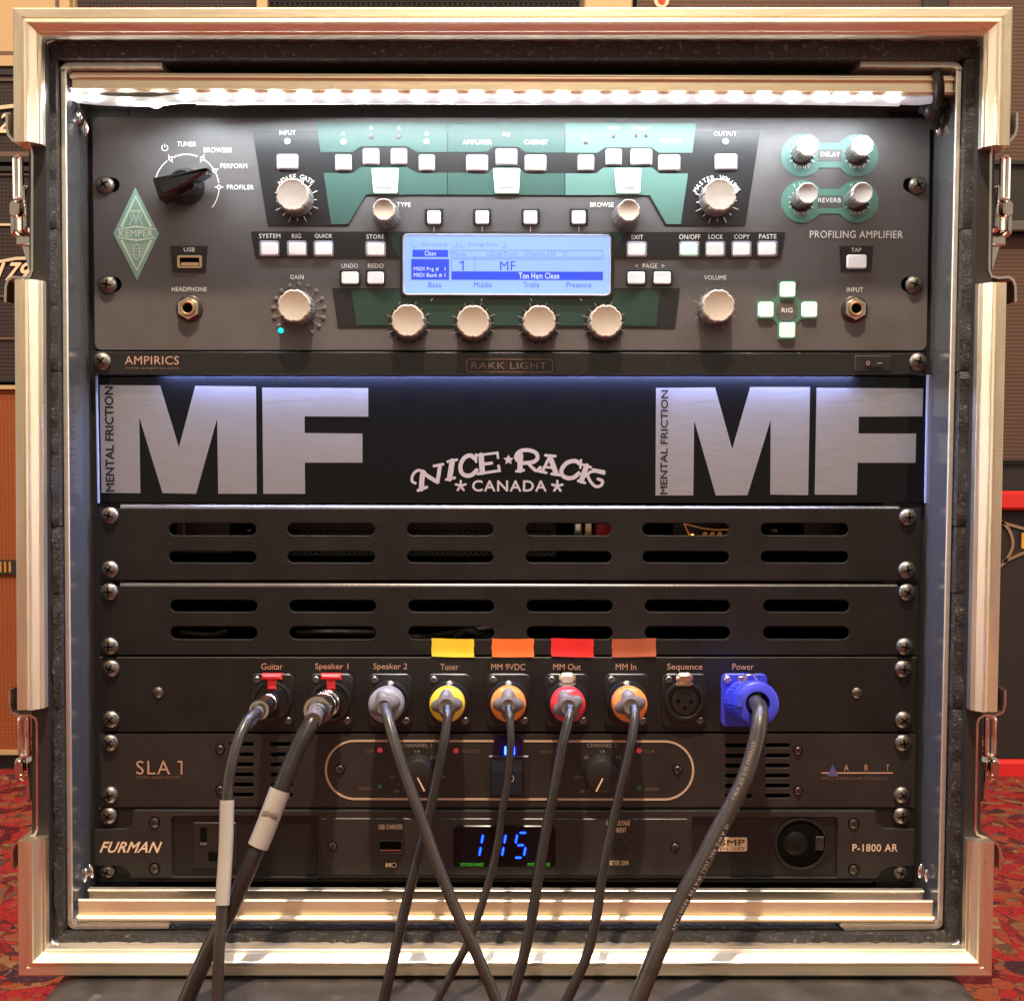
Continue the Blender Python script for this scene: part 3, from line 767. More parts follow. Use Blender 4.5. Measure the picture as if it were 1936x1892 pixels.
# ---- latch dishes on the sides (thin bent steel seen on edge) and the latches
def latch(side_, top):
    """side_ = -1 left, +1 right; all in photo pixels of the left side, mirrored for the right"""
    z = ZF - .012
    def X(px, py):
        if side_ < 0: return px, py
        # mirror about the case axis at that height
        lx = 23 + (py - 14) * (11 / 1832); rx = 1916 - (py - 13) * (40 / 1833)
        return rx - (px - lx), py
    def PX(l): return pp([X(*q) for q in l], z)
    t = MB()
    if top:
        path = [(17, 216), (17, 245), (20, 258), (28, 268), (44, 272), (57, 276), (63, 284), (65, 296), (64.5, 512), (60, 524), (46, 527), (28, 525), (19, 531), (15, 543), (14, 572)]
    else:
        path = [(22, 1302), (22, 1330), (26, 1344), (40, 1350), (62, 1350), (71, 1356), (73.5, 1366), (74, 1564), (70, 1574), (48, 1582), (32, 1592), (27, 1602), (26, 1640)]
    t.stroke(PX(path), .0013, z - .045, .045 + .003)
    d = link(t, 'latch_dish', STEEL, case)
    # bend reflections inside the recess, put in as thin steel strips
    yy = (300, 500) if top else (1372, 1560)
    mb = MB(); mb.stroke(PX([(66.5, yy[0]), (66.5 if top else 76, yy[1])]) if top else PX([(75.5, yy[0]), (76, yy[1])]), .0006, z - .04, .038)
    o = link(MB().add([], []) if False else mb, 'dish_reflection', STEEL, d)
    if top: cyl, knob, loop, pin, tail = (38, 347, 60, 438), (15, 376, 37, 446), (29, 298, 39, 378), (30, 446, 63, 464), (36, 462, 50, 508)
    else: cyl, knob, loop, pin, tail = (44, 1433, 66, 1521), (24, 1434, 43, 1480), (38, 1354, 52, 1428), (50, 1395, 74, 1412), (47, 1521, 58, 1545)
    def bx(r, zz, dep, m, nm, rad=5, par=d, ch=.0012):
        p0 = X(r[0], r[1]); p1 = X(r[2], r[3])
        q = rrp(p0[0], p0[1], p1[0], p1[1], rad, zz)
        return link(MB().prism(q, zz - dep, zz, ch), nm, m, par)
    l = bx(cyl, z - .001, .022, CHROME, 'latch_barrel', 7, d, .0030)
    bx(knob, z - .004, .030, STEEL, 'latch_handle', 9, d, .003)
    kb = (knob[0] + 2, knob[1] + 3, knob[2] - 1, knob[1] + 34); bx(kb, z - .0035, .004, NICKEL, 'handle_face', 8, d, .0006)
    p0 = X((loop[0] + loop[2]) / 2, loop[1]); c_ = P(*p0, z - .006); w = (loop[2] - loop[0]) / 2 * S(z)
    e = P(*X((loop[0] + loop[2]) / 2, loop[3]), z - .006)
    ring = rr(c_[0] - w, e[1], c_[0] + w, c_[1], w * .98, 6)
    link(MB().tube([(q[0], q[1], z - .006) for q in ring] + [(ring[0][0], ring[0][1], z - .006)], .0016, 8), 'latch_hook', STEEL, d)
    bx(pin, z - .006, .010, STEEL, 'latch_pin', 3, d, .0008)
    if top:
        q = PX([(33, 462), (48, 462), (52, 508), (46, 508)]); link(MB().prism(q, z - .02, z - .006, .0005), 'latch_tail', STEEL, d)
        q = PX([(44, 464), (62, 464), (60, 492), (50, 500)]); link(MB().prism(q, z - .03, z - .022, .0005), 'latch_tail', STEEL, d)
    else:
        q = PX([(47, 1521), (57, 1521), (59, 1543), (54, 1543)]); link(MB().prism(q, z - .02, z - .006, .0005), 'latch_tail', STEEL, d)
    for k, py in enumerate((330, 378, 415, 440, 490) if top else (1400, 1420, 1450, 1483, 1520)):
        p0 = X(87 if top else 93, py); x, y = P(*p0, ZF - .03)
        link(MB().sph((x, y, ZF - .030), .0014 + .0008 * (k % 2), 10, 6, (.8, 1.5, .7)), 'rivet_head', NICKEL, d)
for s_ in (-1, 1):
    for tp in (True, False): latch(s_, tp)

# the lid lying under the case
lid = MB()
q = pp([(96, 1853), (1838, 1853)], ZF - .02)
lx0, lx1 = P(84, 1870, ZF)[0], P(1845, 1870, ZF)[0]; ly = OC[3][1] - .0015
lid.prism(roundc([(lx0, FLOOR + .001), (lx1, FLOOR + .001), (lx1, ly), (lx0, ly)], .02, 6), -.42, ZF + .035, .004)
base = link(lid, 'base_box', mat('scuffed_black_rubber', (.040, .033, .030), .5, 0, .9, 160, .8, 26, rv=.2, wear=1.6, ws=70, wcol=(.15, .12, .10)), None)
tag(base, 'scuffed dark grey box under the case, its rounded corners showing at the bottom', 'box')

# ================================================================== shared part builders
def panel(pts, z0, z1, m, parent, ch=0.0004, name='face_panel', rad=0.0):
    q = pp(pts, 0)
    if rad: q = roundc(ccw(q), rad)
    return link(MB().prism(q, z0, z1, ch), name, m, parent)
def field(pts, z0, z1, m, parent, name='printed_field', rad=0.0):
    q = pp(pts, z1)
    if rad: q = roundc(ccw(q), rad)
    return link(MB().prism(q, z0, z1, 0, False), name, m, parent, smooth=None)
def ticks(cx, cy, r0, r1, n, a0, a1, parent, m, w=1.3, z=.0010, alt=0):
    mb = MB(); c = P(cx, cy, z); s = S(z)
    for i in range(n):
        a = radians(a0 + (a1 - a0) * i / (n - 1)); rb = r1 - (alt if i % 2 else 0)
        mb.stroke([(c[0] + r0 * s * cos(a), c[1] + r0 * s * sin(a)), (c[0] + rb * s * cos(a), c[1] + rb * s * sin(a))], w * s, z, .0001)
    return link(mb, 'dial_marks', m, parent, smooth=None)
def knob(px, py, rpx, zt, parent, lab=None, body=1.04, capm=CAP):
    x, y = P(px, py, zt); r = rpx * S(zt); fl_ = 8
    kb = link(MB().lathe(x, y, [(r * body * 1.02, .0012), (r * body, .002), (r * .97, zt - .0042), (r * .90, zt - .0040)], 96, flute=16, fd=.05), 'knob', KBODY, parent, lab)
    link(MB().lathe(x, y, [(r * .97, zt - .0040), (r * 1.0, zt - .0034), (r * 1.0, zt - .0010), (r * .965, zt - .0003), (r * .90, zt), (r * .80, zt - .0003)], 96, flute=fl_, fd=.075), 'knob_cap', capm, kb)
    return kb
def button(x0, y0, x1, y1, parent, m=None, z=.0026, rim=3.0, bez=BEZ):
    o = link(MB().prism(rrp(x0, y0, x1, y1, 4.5, .001), .0002, .0014, .0003), 'button_surround', bez, parent)
    b = link(MB().prism(rrp(x0 + rim, y0 + rim, x1 - rim, y1 - rim, 4, z), .0012, z, .0005), 'button', m or BTN, o)
    return o

# ================================================================== 1. PROFILING AMPLIFIER (3U)
K = thing('profiling_amplifier', 'grey rack amplifier with green printed fields and a lit blue screen', 'amplifier', (0, P(960, 663)[1], -.01))
kp = plate(roundc(ccw(pp([(174, 222), (1759, 223), (1752, 663), (179, 662)])), .0045, 5),
           [rrp(190 + dx, y - 14, 226 + dx, y + 14, 14) for dx, y in ((0, 350), (4, 538))] + [rrp(1708 - dx, y - 14, 1744 - dx, y + 14, 14) for dx, y in ((0, 350), (4, 538))],
           -.0035, 0, .0003)
link(kp, 'face_panel', KPANEL, K)
link(MB().box(-.217, .217, P(0, 660)[1], P(0, 226)[1], -.26, -.0036), 'chassis', BLACKPL, K)
field([(477, 247), (1437, 248), (1409, 427), (1257, 427), (1225, 371), (691, 370), (658, 427), (506, 427)], 0, .0004, INK, K, rad=.001)
field([(474, 438), (1485, 439), (1476, 489), (483, 488)], 0, .0004, INK, K, rad=.0008)
field([(628, 545), (1286, 545), (1276, 620), (639, 619)], 0, .0004, INK, K, rad=.0008)
field([(664, 548), (1248, 548), (1241, 616), (674, 615)], .0004, .0007, GRND, K)
field([(732, 440), (780, 440), (780, 486), (753, 486)], .0004, .0007, GRND, K)
field([(1137, 440), (1182, 440), (1156, 486), (1137, 486)], .0004, .0007, GRND, K)
GTL = [(598, 233), (845, 233), (845, 288), (788, 288), (769, 276.5), (682, 276.5), (668, 288), (606, 288)]
field(GTL, .0004, .0007, GRN, K)
field([(612, 327), (668, 327), (682, 316), (769, 316), (788, 327), (845, 327), (845, 368), (692, 368), (658, 424), (626, 424)], .0004, .0007, GRN, K)
GRNM = mat('dark_mid_green_print', (.030, .074, .062), .4, 0, .05, 1500)
field([(847, 233), (1067, 233), (1067, 289), (994, 289), (980, 278), (933, 278), (921, 288), (847, 288)], .0004, .0007, GRNM, K)
field([(847, 327), (921, 327), (933, 317), (980, 317), (994, 328), (1067, 328), (1067, 369), (847, 368)], .0004, .0007, GRNM, K)
field([(1069, 233), (1316, 234), (1309, 289), (1246, 289), (1232, 279), (1144, 279), (1129, 289), (1069, 289)], .0004, .0007, GRNL, K)
field([(1069, 328), (1127, 328), (1141, 317), (1232, 317), (1247, 328), (1301, 328), (1287, 424), (1260, 424), (1229, 369), (1069, 369)], .0004, .0007, GRNL, K)
for cy in (294, 381):                                     # delay / reverb dumbbells
    q = MB()
    ca, cb = P(1517, cy, .0004), P(1621, cy, .0004); s = S(); r = 39.5 * s; h = 23 * s
    pl = []
    a0 = math.asin(h / r)
    pl += circ(ca[0], ca[1], r, 26, a0, 2 * pi - a0); pl += circ(cb[0], cb[1], r, 26, -pi + a0, pi - a0)
    q.prism(pl, 0, .0004, 0, False); link(q, 'printed_field', GRNL if cy < 300 else mat('soft_green_print', (.085, .20, .155), .4, 0, .05, 1500), K, smooth=None)
    field([(1546, cy - 11), (1592, cy - 11), (1592, cy + 11), (1546, cy + 11)], .0004, .0006, KPANEL, K)
# printed words
for t_, b_, z in (('INPUT', (528, 247.5, 558.5, 255.5), .001), ('A', (646, 249.7, 652, 256), .001), ('B', (699.5, 239, 704, 245), .001), ('C', (751.5, 239, 757, 245), .001),
                  ('D', (804, 250, 810.4, 257), .001), ('AMPLIFIER', (875, 265, 929.4, 273), .001), ('EQ', (951, 250.7, 964.5, 258.7), .001), ('CABINET', (991, 265, 1036, 273), .001),
                  ('X', (1105.7, 251.5, 1111, 258), .001), ('MOD', (1149, 239.6, 1172, 245.5), .001), ('DELAY', (1197, 239.6, 1229.4, 245.5), .001), ('REVERB', (1250, 263.4, 1290.7, 270.5), .001),
                  ('OUTPUT', (1350, 249, 1392.4, 257.3), .001), ('SYSTEM', (490, 442.3, 530, 450.5), .001), ('RIG', (552, 442.5, 569, 450.7), .001), ('QUICK', (595, 442.7, 628, 451), .001),
                  ('STORE', (693, 443.6, 726, 451.6), .001), ('EXIT', (1194, 444.5, 1216, 452.5), .001), ('ON/OFF', (1284, 443.6, 1324, 452.5), .001), ('LOCK', (1339.6, 443.6, 1367, 452), .001),
                  ('COPY', (1388, 443.6, 1417, 451.8), .001), ('PASTE', (1435, 443, 1468, 451.5), .001), ('UNDO', (646, 498.6, 676.5, 506.6), .0005), ('REDO', (695.7, 498.6, 725, 506.6), .0005),
                  ('<  PAGE  >', (1201, 498.6, 1256, 507), .0005), ('GAIN', (548.5, 520, 574, 528), .0005), ('VOLUME', (1331, 521, 1373.4, 529), .0005), ('USB', (347.6, 468, 368, 476), .001),
                  ('HEADPHONE', (325, 542.8, 390.7, 551), .0005), ('INPUT', (1601, 543.6, 1632, 552), .0005), ('TAP', (1609.4, 469, 1628.4, 476.5), .001),
                  ('PROFILING AMPLIFIER', (1531, 436.8, 1707, 450), .0005), ('DELAY', (1552, 288, 1588, 296), .001), ('REVERB', (1547, 374.4, 1590, 383), .001),
                  ('TYPE', (750.4, 383, 776.4, 391), .0005), ('BROWSE', (1115.7, 383, 1160.4, 391.6), .0005), ('TUNER', (335, 268, 370.6, 277.2), .0005), ('BROWSER', (385.4, 279, 438.8, 288.5), .0005),
                  ('PERFORM', (417, 309.7, 467, 318.4), .0005), ('PROFILER', (429, 350, 479.8, 358.6), .0005), ('RIG', (1477.8, 582.2, 1498.4, 591), .0013)):
    word(t_, b_[0], b_[1], b_[2], b_[3], K, z=z, bold=.006)
arc_word('NOISE GATE', 560.6, 379.7, 45, 131, 49, 9, K, WHITEP, .001)
arc_word('MASTER VOLUME', 1355, 381, 45, 152, 28, 8.5, K, WHITEP, .001)
for (tx, cx, cy) in (('FEEDBACK', 1517, 294), ('MIX', 1621, 294), ('TIME', 1517, 381), ('MIX', 1621, 381)):
    sp = 14 * len(tx) / 2; arc_word(tx, cx, cy, 32.5, 90 + sp, 90 - sp, 6, K, WHITEP, .001)
# power symbol
c = P(312, 280); s = S()
link(MB().stroke([(c[0] + 5.6 * s * cos(radians(a)), c[1] + 5.6 * s * sin(radians(a))) for a in range(125, 416, 15)], 1.5 * s, .0004, .0001).stroke([(c[0], c[1] + .8 * s), (c[0], c[1] + 7 * s)], 1.5 * s, .0004, .0001), 'power_symbol', WHITEP, K, smooth=None)
# LED lenses
for px, py, r, m in ((543, 267, 6, LEDOFF), (649, 268, 5.6, LEDOFF), (701.5, 257, 5.4, LEDDK), (754, 257, 5.4, LEDDK), (806.5, 268, 5.6, LEDOFF), (1107.6, 268, 5, LEDDK), (1160, 257, 4.2, LEDDK),
                     (1203, 256, 4.2, LEDDK), (1222, 256, 4.2, LEDDK), (1372, 267, 6, LEDOFF)):
    x, y = P(px, py, .0014); link(MB().lathe(x, y, [(r * S(), .0006), (r * S() * .95, .0012), (r * S() * .5, .0016)], 20, cap0=False), 'indicator_lens', m, K)
# buttons
for b_ in ((523, 291.5, 564, 321), (633.6, 292, 665, 323.7), (685.7, 280.6, 717.4, 312.3), (738.6, 280.6, 769.7, 312.3), (791.4, 292.5, 822.3, 324), (881, 293, 922.8, 324.7), (936.8, 281, 978, 313),
           (992, 293, 1033, 324.7), (1092, 292.5, 1123.4, 324), (1144.6, 281.4, 1175.7, 313), (1191.6, 281.4, 1233, 313), (1244.5, 292.5, 1286, 324), (1351.5, 291, 1393.8, 322)):
    button(*b_, K)
for b_ in ((490.5, 455, 528, 485), (542.5, 455, 580, 485), (592.5, 455.5, 630, 485.5), (691, 456, 729, 486), (1185, 456.5, 1223, 486.5), (1334, 456, 1371, 486), (1383.5, 456, 1420.5, 486), (1432, 455.5, 1470, 485.5)):
    button(*b_, K)
button(1284, 456, 1322, 486, K, BTNG)
for b_ in ((642, 510, 681, 540), (691, 510, 729, 540), (1184, 510, 1223, 540), (1233, 510, 1272, 540)):
    field([(b_[0], b_[1]), (b_[2], b_[1]), (b_[2], b_[3]), (b_[0], b_[3])], 0, .0004, INK, K, rad=.001); button(*b_, K, bez=INK, rim=3.5)
for cx in (820.5, 911.7, 1003, 1094.3):
    field([(cx - 17.5, 395), (cx + 17.5, 395), (cx + 17.5, 426), (cx - 17.5, 426)], 0, .0004, INK, K, rad=.001)
    button(cx - 15, 395.5, cx + 15, 426, K, bez=INK, rim=2.5)
    link(MB().stroke(pp([(cx, 428), (cx, 438)]), 1.4 * S(), .0003, .0001), 'leader_line', WHITEP, K, smooth=None)
for a_, b_ in (((820, 561), (815, 569)), ((912, 561), (910, 569)), ((1002, 561), (1005, 569)), ((1094, 561), (1100, 569))):
    link(MB().stroke(pp([a_, b_]), 1.5 * S(), .0008, .0001), 'leader_line', WHITEP, K, smooth=None)
for x0_, x1_, tx in ((703, 754, 'STOMPS'), (932, 983.5, 'STACK'), (1161, 1212, 'EFFECTS')):
    q = roundc(ccw(pp([(x0_, 320), (x1_, 320), (x1_ - 2.5, 367), (x0_ + 4, 367)])), .001)
    pd = link(MB().prism(q, .0006, .0020, .0003), 'mode_button', BTNP, K)
    link(MB().prism(rrp(x0_ + 9, 338.5, x1_ - 11, 357, 3), .0020, .0026, .0003), 'button_face', BTN, pd)
    word(tx, x0_ + 5, 326, x1_ - 6, 332.5, pd, mat('sea_green_print', (.22, .42, .36), .5), z=.0022, bold=0)
# navigation cross
cx, cy = P(1487, 586); s = S()
q = MB()
pl = []
for k in range(4):
    a = k * pi / 2
    for u, v_ in ((19, -53), (19, -23), (23, -19)):
        # arm outline, rotated
        pl.append((cx + s * (u * cos(a) - v_ * sin(a)), cy + s * (u * sin(a) + v_ * cos(a))))
q.prism([p_ for p_ in [(cx + s * x_, cy + s * y_) for x_, y_ in ((-18, -56), (18, -56), (18, -26), (26, -18), (57, -18), (57, 18), (26, 18), (18, 26), (18, 56), (-18, 56), (-18, 26), (-26, 18), (-57, 18), (-57, -18), (-26, -18), (-18, -26))]], 0, .0005, 0, False)
link(q, 'printed_field', mat('grey_green_glow_print', (.06, .135, .095), .4, emis=(.2, .6, .3), es=.04), K, smooth=None)  # faint green glow put into the print colour
link(MB().lathe(cx, cy, [(20 * s, .0005), (20 * s, .0009)], 32, cap0=False), 'round_print', KPANEL, K)
for b_ in ((1473.5, 534, 1502, 563), (1432.5, 572, 1461, 601), (1514.5, 572, 1543, 601), (1472.8, 610.5, 1501.5, 639.5)):
    link(MB().prism(rrp(*b_, 4.5), .0004, .0026, .0005), 'arrow_button', BTNG, K)
# tap button
field([(1586.7, 465), (1651.4, 465), (1647.4, 514.5), (1590, 514.5)], 0, .0004, INK, K, rad=.0006)
link(MB().prism(rrp(1600, 482.6, 1636, 508.3, 4), .0004, .0026, .0005), 'button', BTN, K)
# USB port
field([(321.7, 465), (393, 465), (389.4, 515), (326.5, 515)], 0, .0004, INK, K, rad=.0006)
u0, u1 = rrp(336, 483.5, 383, 508, 4), rrp(341, 488, 378, 504, 1.5)
ub = link(plate(u0, [u1], .0003, .0016, .0002), 'usb_port', GOLDISH, K)
link(MB().prism(u1, .0004, .0006), 'port_opening', HOLE, ub)
link(MB().prism(rrp(343, 496.5, 376, 503, 1), .0006, .0014, .0002), 'port_tongue', GOLDISH, ub)
# quarter inch sockets
for px, py in ((356, 583), (1617.8, 584)):
    x, y = P(px, py, .003); s = S(.003)
    w_ = link(MB().lathe(x, y, [(25 * s, 0), (25 * s, .0008), (23 * s, .0012)], 40, cap0=False), 'jack_socket', mat('dark_washer', (.08, .06, .055), .3, .8), K)
    link(plate(circ(x, y, 22 * s, 6, radians(30), radians(390)), [circ(x, y, 14 * s, 24)], .0012, .0040, .0006), 'hex_nut', NICKEL, w_)
    link(plate(circ(x, y, 14 * s, 24), [circ(x, y, 9 * s, 24)], .0012, .0052, .0006), 'threaded_collar', GOLDISH, w_)
    link(MB().lathe(x, y, [(9.2 * s, .0012), (9.2 * s, .0016)], 24), 'socket_bore', HOLE, w_)
# main knobs
for px, py, r, zt, tx, ty, m_ in ((552.5, 368, 31, .0150, 560.6, 379.3, WHITEP), (1361.5, 368, 31, .0150, 1355, 381, WHITEP), (1358.6, 578, 31, .0140, 1352.3, 584, DIMP),
                              (770.8, 606, 31, .0140, 772.5, 611, DIMP), (894.5, 607.8, 31, .0140, 895.8, 612.5, DIMP), (1020, 607.8, 31, .0140, 1019, 612.5, DIMP), (1145.9, 607, 31, .0140, 1142, 611.5, DIMP)):
    if 600 < py: 
        x, y = P(tx, ty); link(MB().lathe(x, y, [(38 * S(), .0007), (38 * S(), .0009)], 36, cap0=False), 'round_print', INK, K)
        if py: pass
    ticks(tx, ty, 32, 43, 17, -110, 290 - 40, K, m_, 1.3, .0011, 5)
    knob(px, py, r, zt, K)
x, y = P(565, 586); s = S()
for i in range(15):
    a = radians(240 - i * (300 / 14)); lx, ly_ = x + 48 * s * cos(a), y + 48 * s * sin(a)
    if i == 0: continue
    link(MB().lathe(lx, ly_, [(4.4 * s, 0), (4.2 * s, .0006), (2 * s, .0009)], 12, cap0=False), 'indicator_lens', LEDDK, K)
    link(MB().stroke([(x + 33 * s * cos(a), y + 33 * s * sin(a)), (x + 43 * s * cos(a), y + 43 * s * sin(a))], 1.3 * s, .0003, .0001), 'dial_marks', DIMP, K, smooth=None)
lx, ly_ = P(531, 625); link(MB().lathe(lx, ly_, [(5 * s, 0), (4.8 * s, .0008), (2 * s, .0012)], 16, cap0=False), 'indicator_lens', LEDCY, K, 'lit cyan indicator lens')
knob(555.6, 578, 31, .0140, K)
knob(725.3, 396, 21, .0190, K, body=1.22); knob(1189, 397.4, 21, .0190, K, body=1.22)
for px, py, tx, ty in ((1528.8, 275.5, 1516.6, 294), (1632.4, 275.5, 1621, 294), (1527.5, 365, 1515.3, 381), (1631, 364.4, 1621, 381)):
    x, y = P(tx, ty); link(MB().lathe(x, y, [(21 * S(), .0004), (21 * S(), .0011), (19 * S(), .0015)], 30, cap0=False), 'knob_skirt', INK, K)
    ticks(tx, ty, 19, 26, 19, -120, 300, K, WHITEP, 1.0, .0014, 2)
    knob(px, py, 20, .0195, K, body=.86, capm=mat('pale_knob_cap', (.44, .39, .36), .45, 0, .05, 900))
# mode selector: chicken head knob
c = P(353.7, 354); s = S()
mb = MB()
def ap(a, r): return (c[0] + r * s * cos(radians(a)), c[1] + r * s * sin(radians(a)))
mb.stroke([ap(a, 60) for a in range(163, 124, -4)], 1.6 * s, .0004, .0001)
mb.stroke([ap(a, 60 + 1.6 * sin(a)) for a in range(115, 68, -3)], 1.5 * s, .0004, .0001)
mb.stroke([ap(a, 60) for a in range(59, 33, -4)], 1.6 * s, .0004, .0001); mb.stroke([ap(a, 60) for a in range(27, 3, -4)], 1.6 * s, .0004, .0001)
mb.stroke([ap(a, 60) for a in range(-3, -42, -4)], 1.6 * s, .0004, .0001)
for a in (120, 61, 30, 0):
    q_ = ap(a, 60); mb.stroke([(q_[0] + 3.3 * s * cos(radians(t_)), q_[1] + 3.3 * s * sin(radians(t_))) for t_ in range(0, 360, 36)], 1.7 * s, .0004, .0001, True)
    mb.stroke([ap(a, 52), ap(a, 56)], 1.6 * s, .0004, .0001); mb.stroke([ap(a, 64), ap(a, 68)], 1.6 * s, .0004, .0001)
link(mb, 'dial_marks', WHITEP, K, smooth=None)
kb = MB(); kb.lathe(c[0], c[1], [(34 * s, .0005), (34 * s, .003), (31 * s, .0065), (26 * s, .010), (23 * s, .012)], 40, cap0=False)
kn = link(kb, 'selector_knob', BLACKGL, K, 'black pointer knob')
ang = radians(21)
def fin(u, v_): return (c[0] + s * (u * cos(ang) - v_ * sin(ang)), c[1] + s * (u * sin(ang) + v_ * cos(ang)))
outl = [fin(u, v_) for u, v_ in ((60, 0), (52, 4), (20, 10), (-6, 15), (-38, 15), (-41, 0), (-38, -15), (-6, -15), (20, -10), (52, -4))]
link(MB().prism(roundc(ccw(outl), .0008), .006, .0185, .0012), 'pointer_fin', BLACKGL, kn)
tail = [fin(u, v_) for u, v_ in ((-12, 16), (-44, 21), (-46, -21), (-12, -16))]
link(MB().prism(roundc(ccw(tail), .0012), .004, .0178, .0012), 'pointer_tail', BLACKGL, kn)
# diamond emblem
field([(255.7, 355), (300, 441.8), (259, 529.5), (214, 441.8)], 0, .0003, LOGOP, K, 'diamond_emblem')
mb = MB(); z = .0005; s = S()
def ln(pts, w, closed=False): mb.stroke(pp(pts, z), w * s, z, .0001, closed)
mb.stroke(pp([(229.5, 429), (256.4, 371.5), (285.5, 429)], z), [4.5 * s, 2 * s, 4.5 * s], z, .0001)
mb.stroke(pp([(229.5, 454), (258.6, 511), (286, 454)], z), [4.5 * s, 2 * s, 4.5 * s], z, .0001)
mb.stroke(pp([(222, 433.8), (257.5, 428.4), (293.5, 434)], z), [1.5 * s, 4 * s, 1.5 * s], z, .0001)
mb.stroke(pp([(222, 448.6), (258.3, 454.5), (293.5, 449)], z), [1.5 * s, 4 * s, 1.5 * s], z, .0001)
ln([(246, 398), (268, 398)], 1.6); ln([(247, 401), (267, 401)], 1.0)
ln([(252, 401), (252, 409), (262, 409), (262, 401)], 1.3); ln([(247, 404), (247, 412)], 1.2); ln([(267, 404), (267, 412)], 1.2)
ln([(253, 410), (244, 426)], 1.4); ln([(261, 410), (270, 426)], 1.4); ln([(255.5, 411), (255.5, 423)], 1.2); ln([(258.8, 411), (258.8, 423)], 1.2)
ln([(258, 459), (258, 463)], 1)
mb.stroke(rrp(252.5, 462.5, 264, 488, 5, z), 1.5 * s, z, .0001, True)
ln([(253, 470), (263.5, 470)], 1.2); ln([(253, 476), (263.5, 476)], 1.2); ln([(254, 482), (262.5, 482)], 1.2)
ln([(257, 489), (257, 492.5)], .9); ln([(260.5, 489), (260.5, 492.5)], .9)
for k in range(6):
    w_ = 14 - 2.1 * k; y_ = 463.5 + 4.2 * k
    ln([(250.5, y_), (250.5 - w_, y_ - 3.2)], .9); ln([(266, y_), (266 + w_, y_ - 3.2)], .9)
text_mb(mb, 'KEMPER', 225.8, 435, 288.8, 447.2, z, bold=.03)
link(mb, 'emblem_lettering', LOGOW, K, smooth=None)
# display
ds = link(MB().prism(rrp(757, 439.5, 1160, 565, 8), .0005, .0018, .0004), 'display', INK, K)
link(MB().prism(rrp(763.6, 445, 1152.7, 559, 8), .0016, .0026, .0004), 'screen', LCD, ds, smooth=None)
link(plate(rrp(762, 443.5, 1154, 560.5, 9), [rrp(765, 446.5, 1151.5, 557.5, 7)], .0018, .0030, .0003), 'screen_rim', mat('screen_rim', (.55, .56, .75), .2, .3), ds)
z = .0028; mb = MB(); s = S(z)
for b_ in ((780, 472.5, 847, 486), (777.5, 490, 849, 529), (853.5, 514, 1140, 529)):
    a_, c_ = P(b_[0], b_[3], z), P(b_[2], b_[1], z); mb.box(a_[0], c_[0], a_[1], c_[1], z - .0002, z)
mb.stroke(pp([(869, 497.5), (875.5, 494.5), (875.5, 511.5)], z), 2.6 * S(z), z - .0001, .0001); text_mb(mb, 'MF', 945.5, 494, 974.5, 511.5, z, bold=.0)
for tx, a_, b_ in (('Bass', 810, 834), ('Middle', 896, 930), ('Treble', 990, 1019), ('Presence', 1071, 1118)): text_mb(mb, tx, a_, 533.5, b_, 543.5, z, bold=0)
link(mb, 'screen_graphics', LCDD, ds, smooth=None)
mb = MB()
def ob(x0_, y0_, x1_, y1_, w=.9): mb.stroke(pp([(x0_, y0_), (x1_, y0_), (x1_, y1_), (x0_, y1_)], z), w * s, z - .0001, .0001, True)
for a_, b_ in ((852, 921), (925, 993), (997, 1066), (1070, 1139)): ob(a_, 473.5, b_, 486.5)
mb.stroke(pp([(779, 458), (779, 468), (786, 468)], z), .9 * s, z - .0001, .0001); mb.stroke(pp([(856, 468), (864, 468), (864, 458)], z), .9 * s, z - .0001, .0001)
mb.stroke(pp([(871, 458), (871, 468), (878, 468)], z), .9 * s, z - .0001, .0001); mb.stroke(pp([(948, 468), (956, 468), (956, 458)], z), .9 * s, z - .0001, .0001)
mb.stroke(pp([(853.5, 513), (853.5, 490), (1140, 490)], z), .9 * s, z - .0001, .0001); mb.stroke(pp([(898, 491), (898, 513)], z), .9 * s, z - .0001, .0001)
for tx, a_, b_, y0_, y1_ in (('Slot Settings', 796, 847, 459, 467), ('Arrange Perf.s', 885, 941, 459, 467), ('Marsha', 855, 882, 476, 484), ('Diezel Crunch', 928, 978, 476, 484), ('Flashers CAE', 1001, 1050, 476, 484)):
    text_mb(mb, tx, a_, y0_, b_, y1_, z, bold=0)
link(mb, 'screen_lines', LCDM, ds, smooth=None)
mb = MB(); z = .0029
for tx, a_, b_, y0_, y1_ in (('Clean', 803, 824, 474.5, 483.5), ('Ton Ham Clean', 981, 1057, 516, 527), ('MIDI Prg #   1', 782.5, 842, 505, 514), ('MIDI Bank # 1', 782.5, 842, 516.5, 524.5)):
    text_mb(mb, tx, a_, y0_, b_, y1_, z, bold=0)
link(mb, 'screen_lettering', mat('lcd_light', (.5, .6, .9), .3, emis=(.38, .52, .95), es=.8), ds, smooth=None)
for px, py, a in ((197, 349, .3), (202, 538, 1.1), (1736, 350, .2), (1730, 538, .9)): rack_screw(px, py, K, .0, 17.5, a)

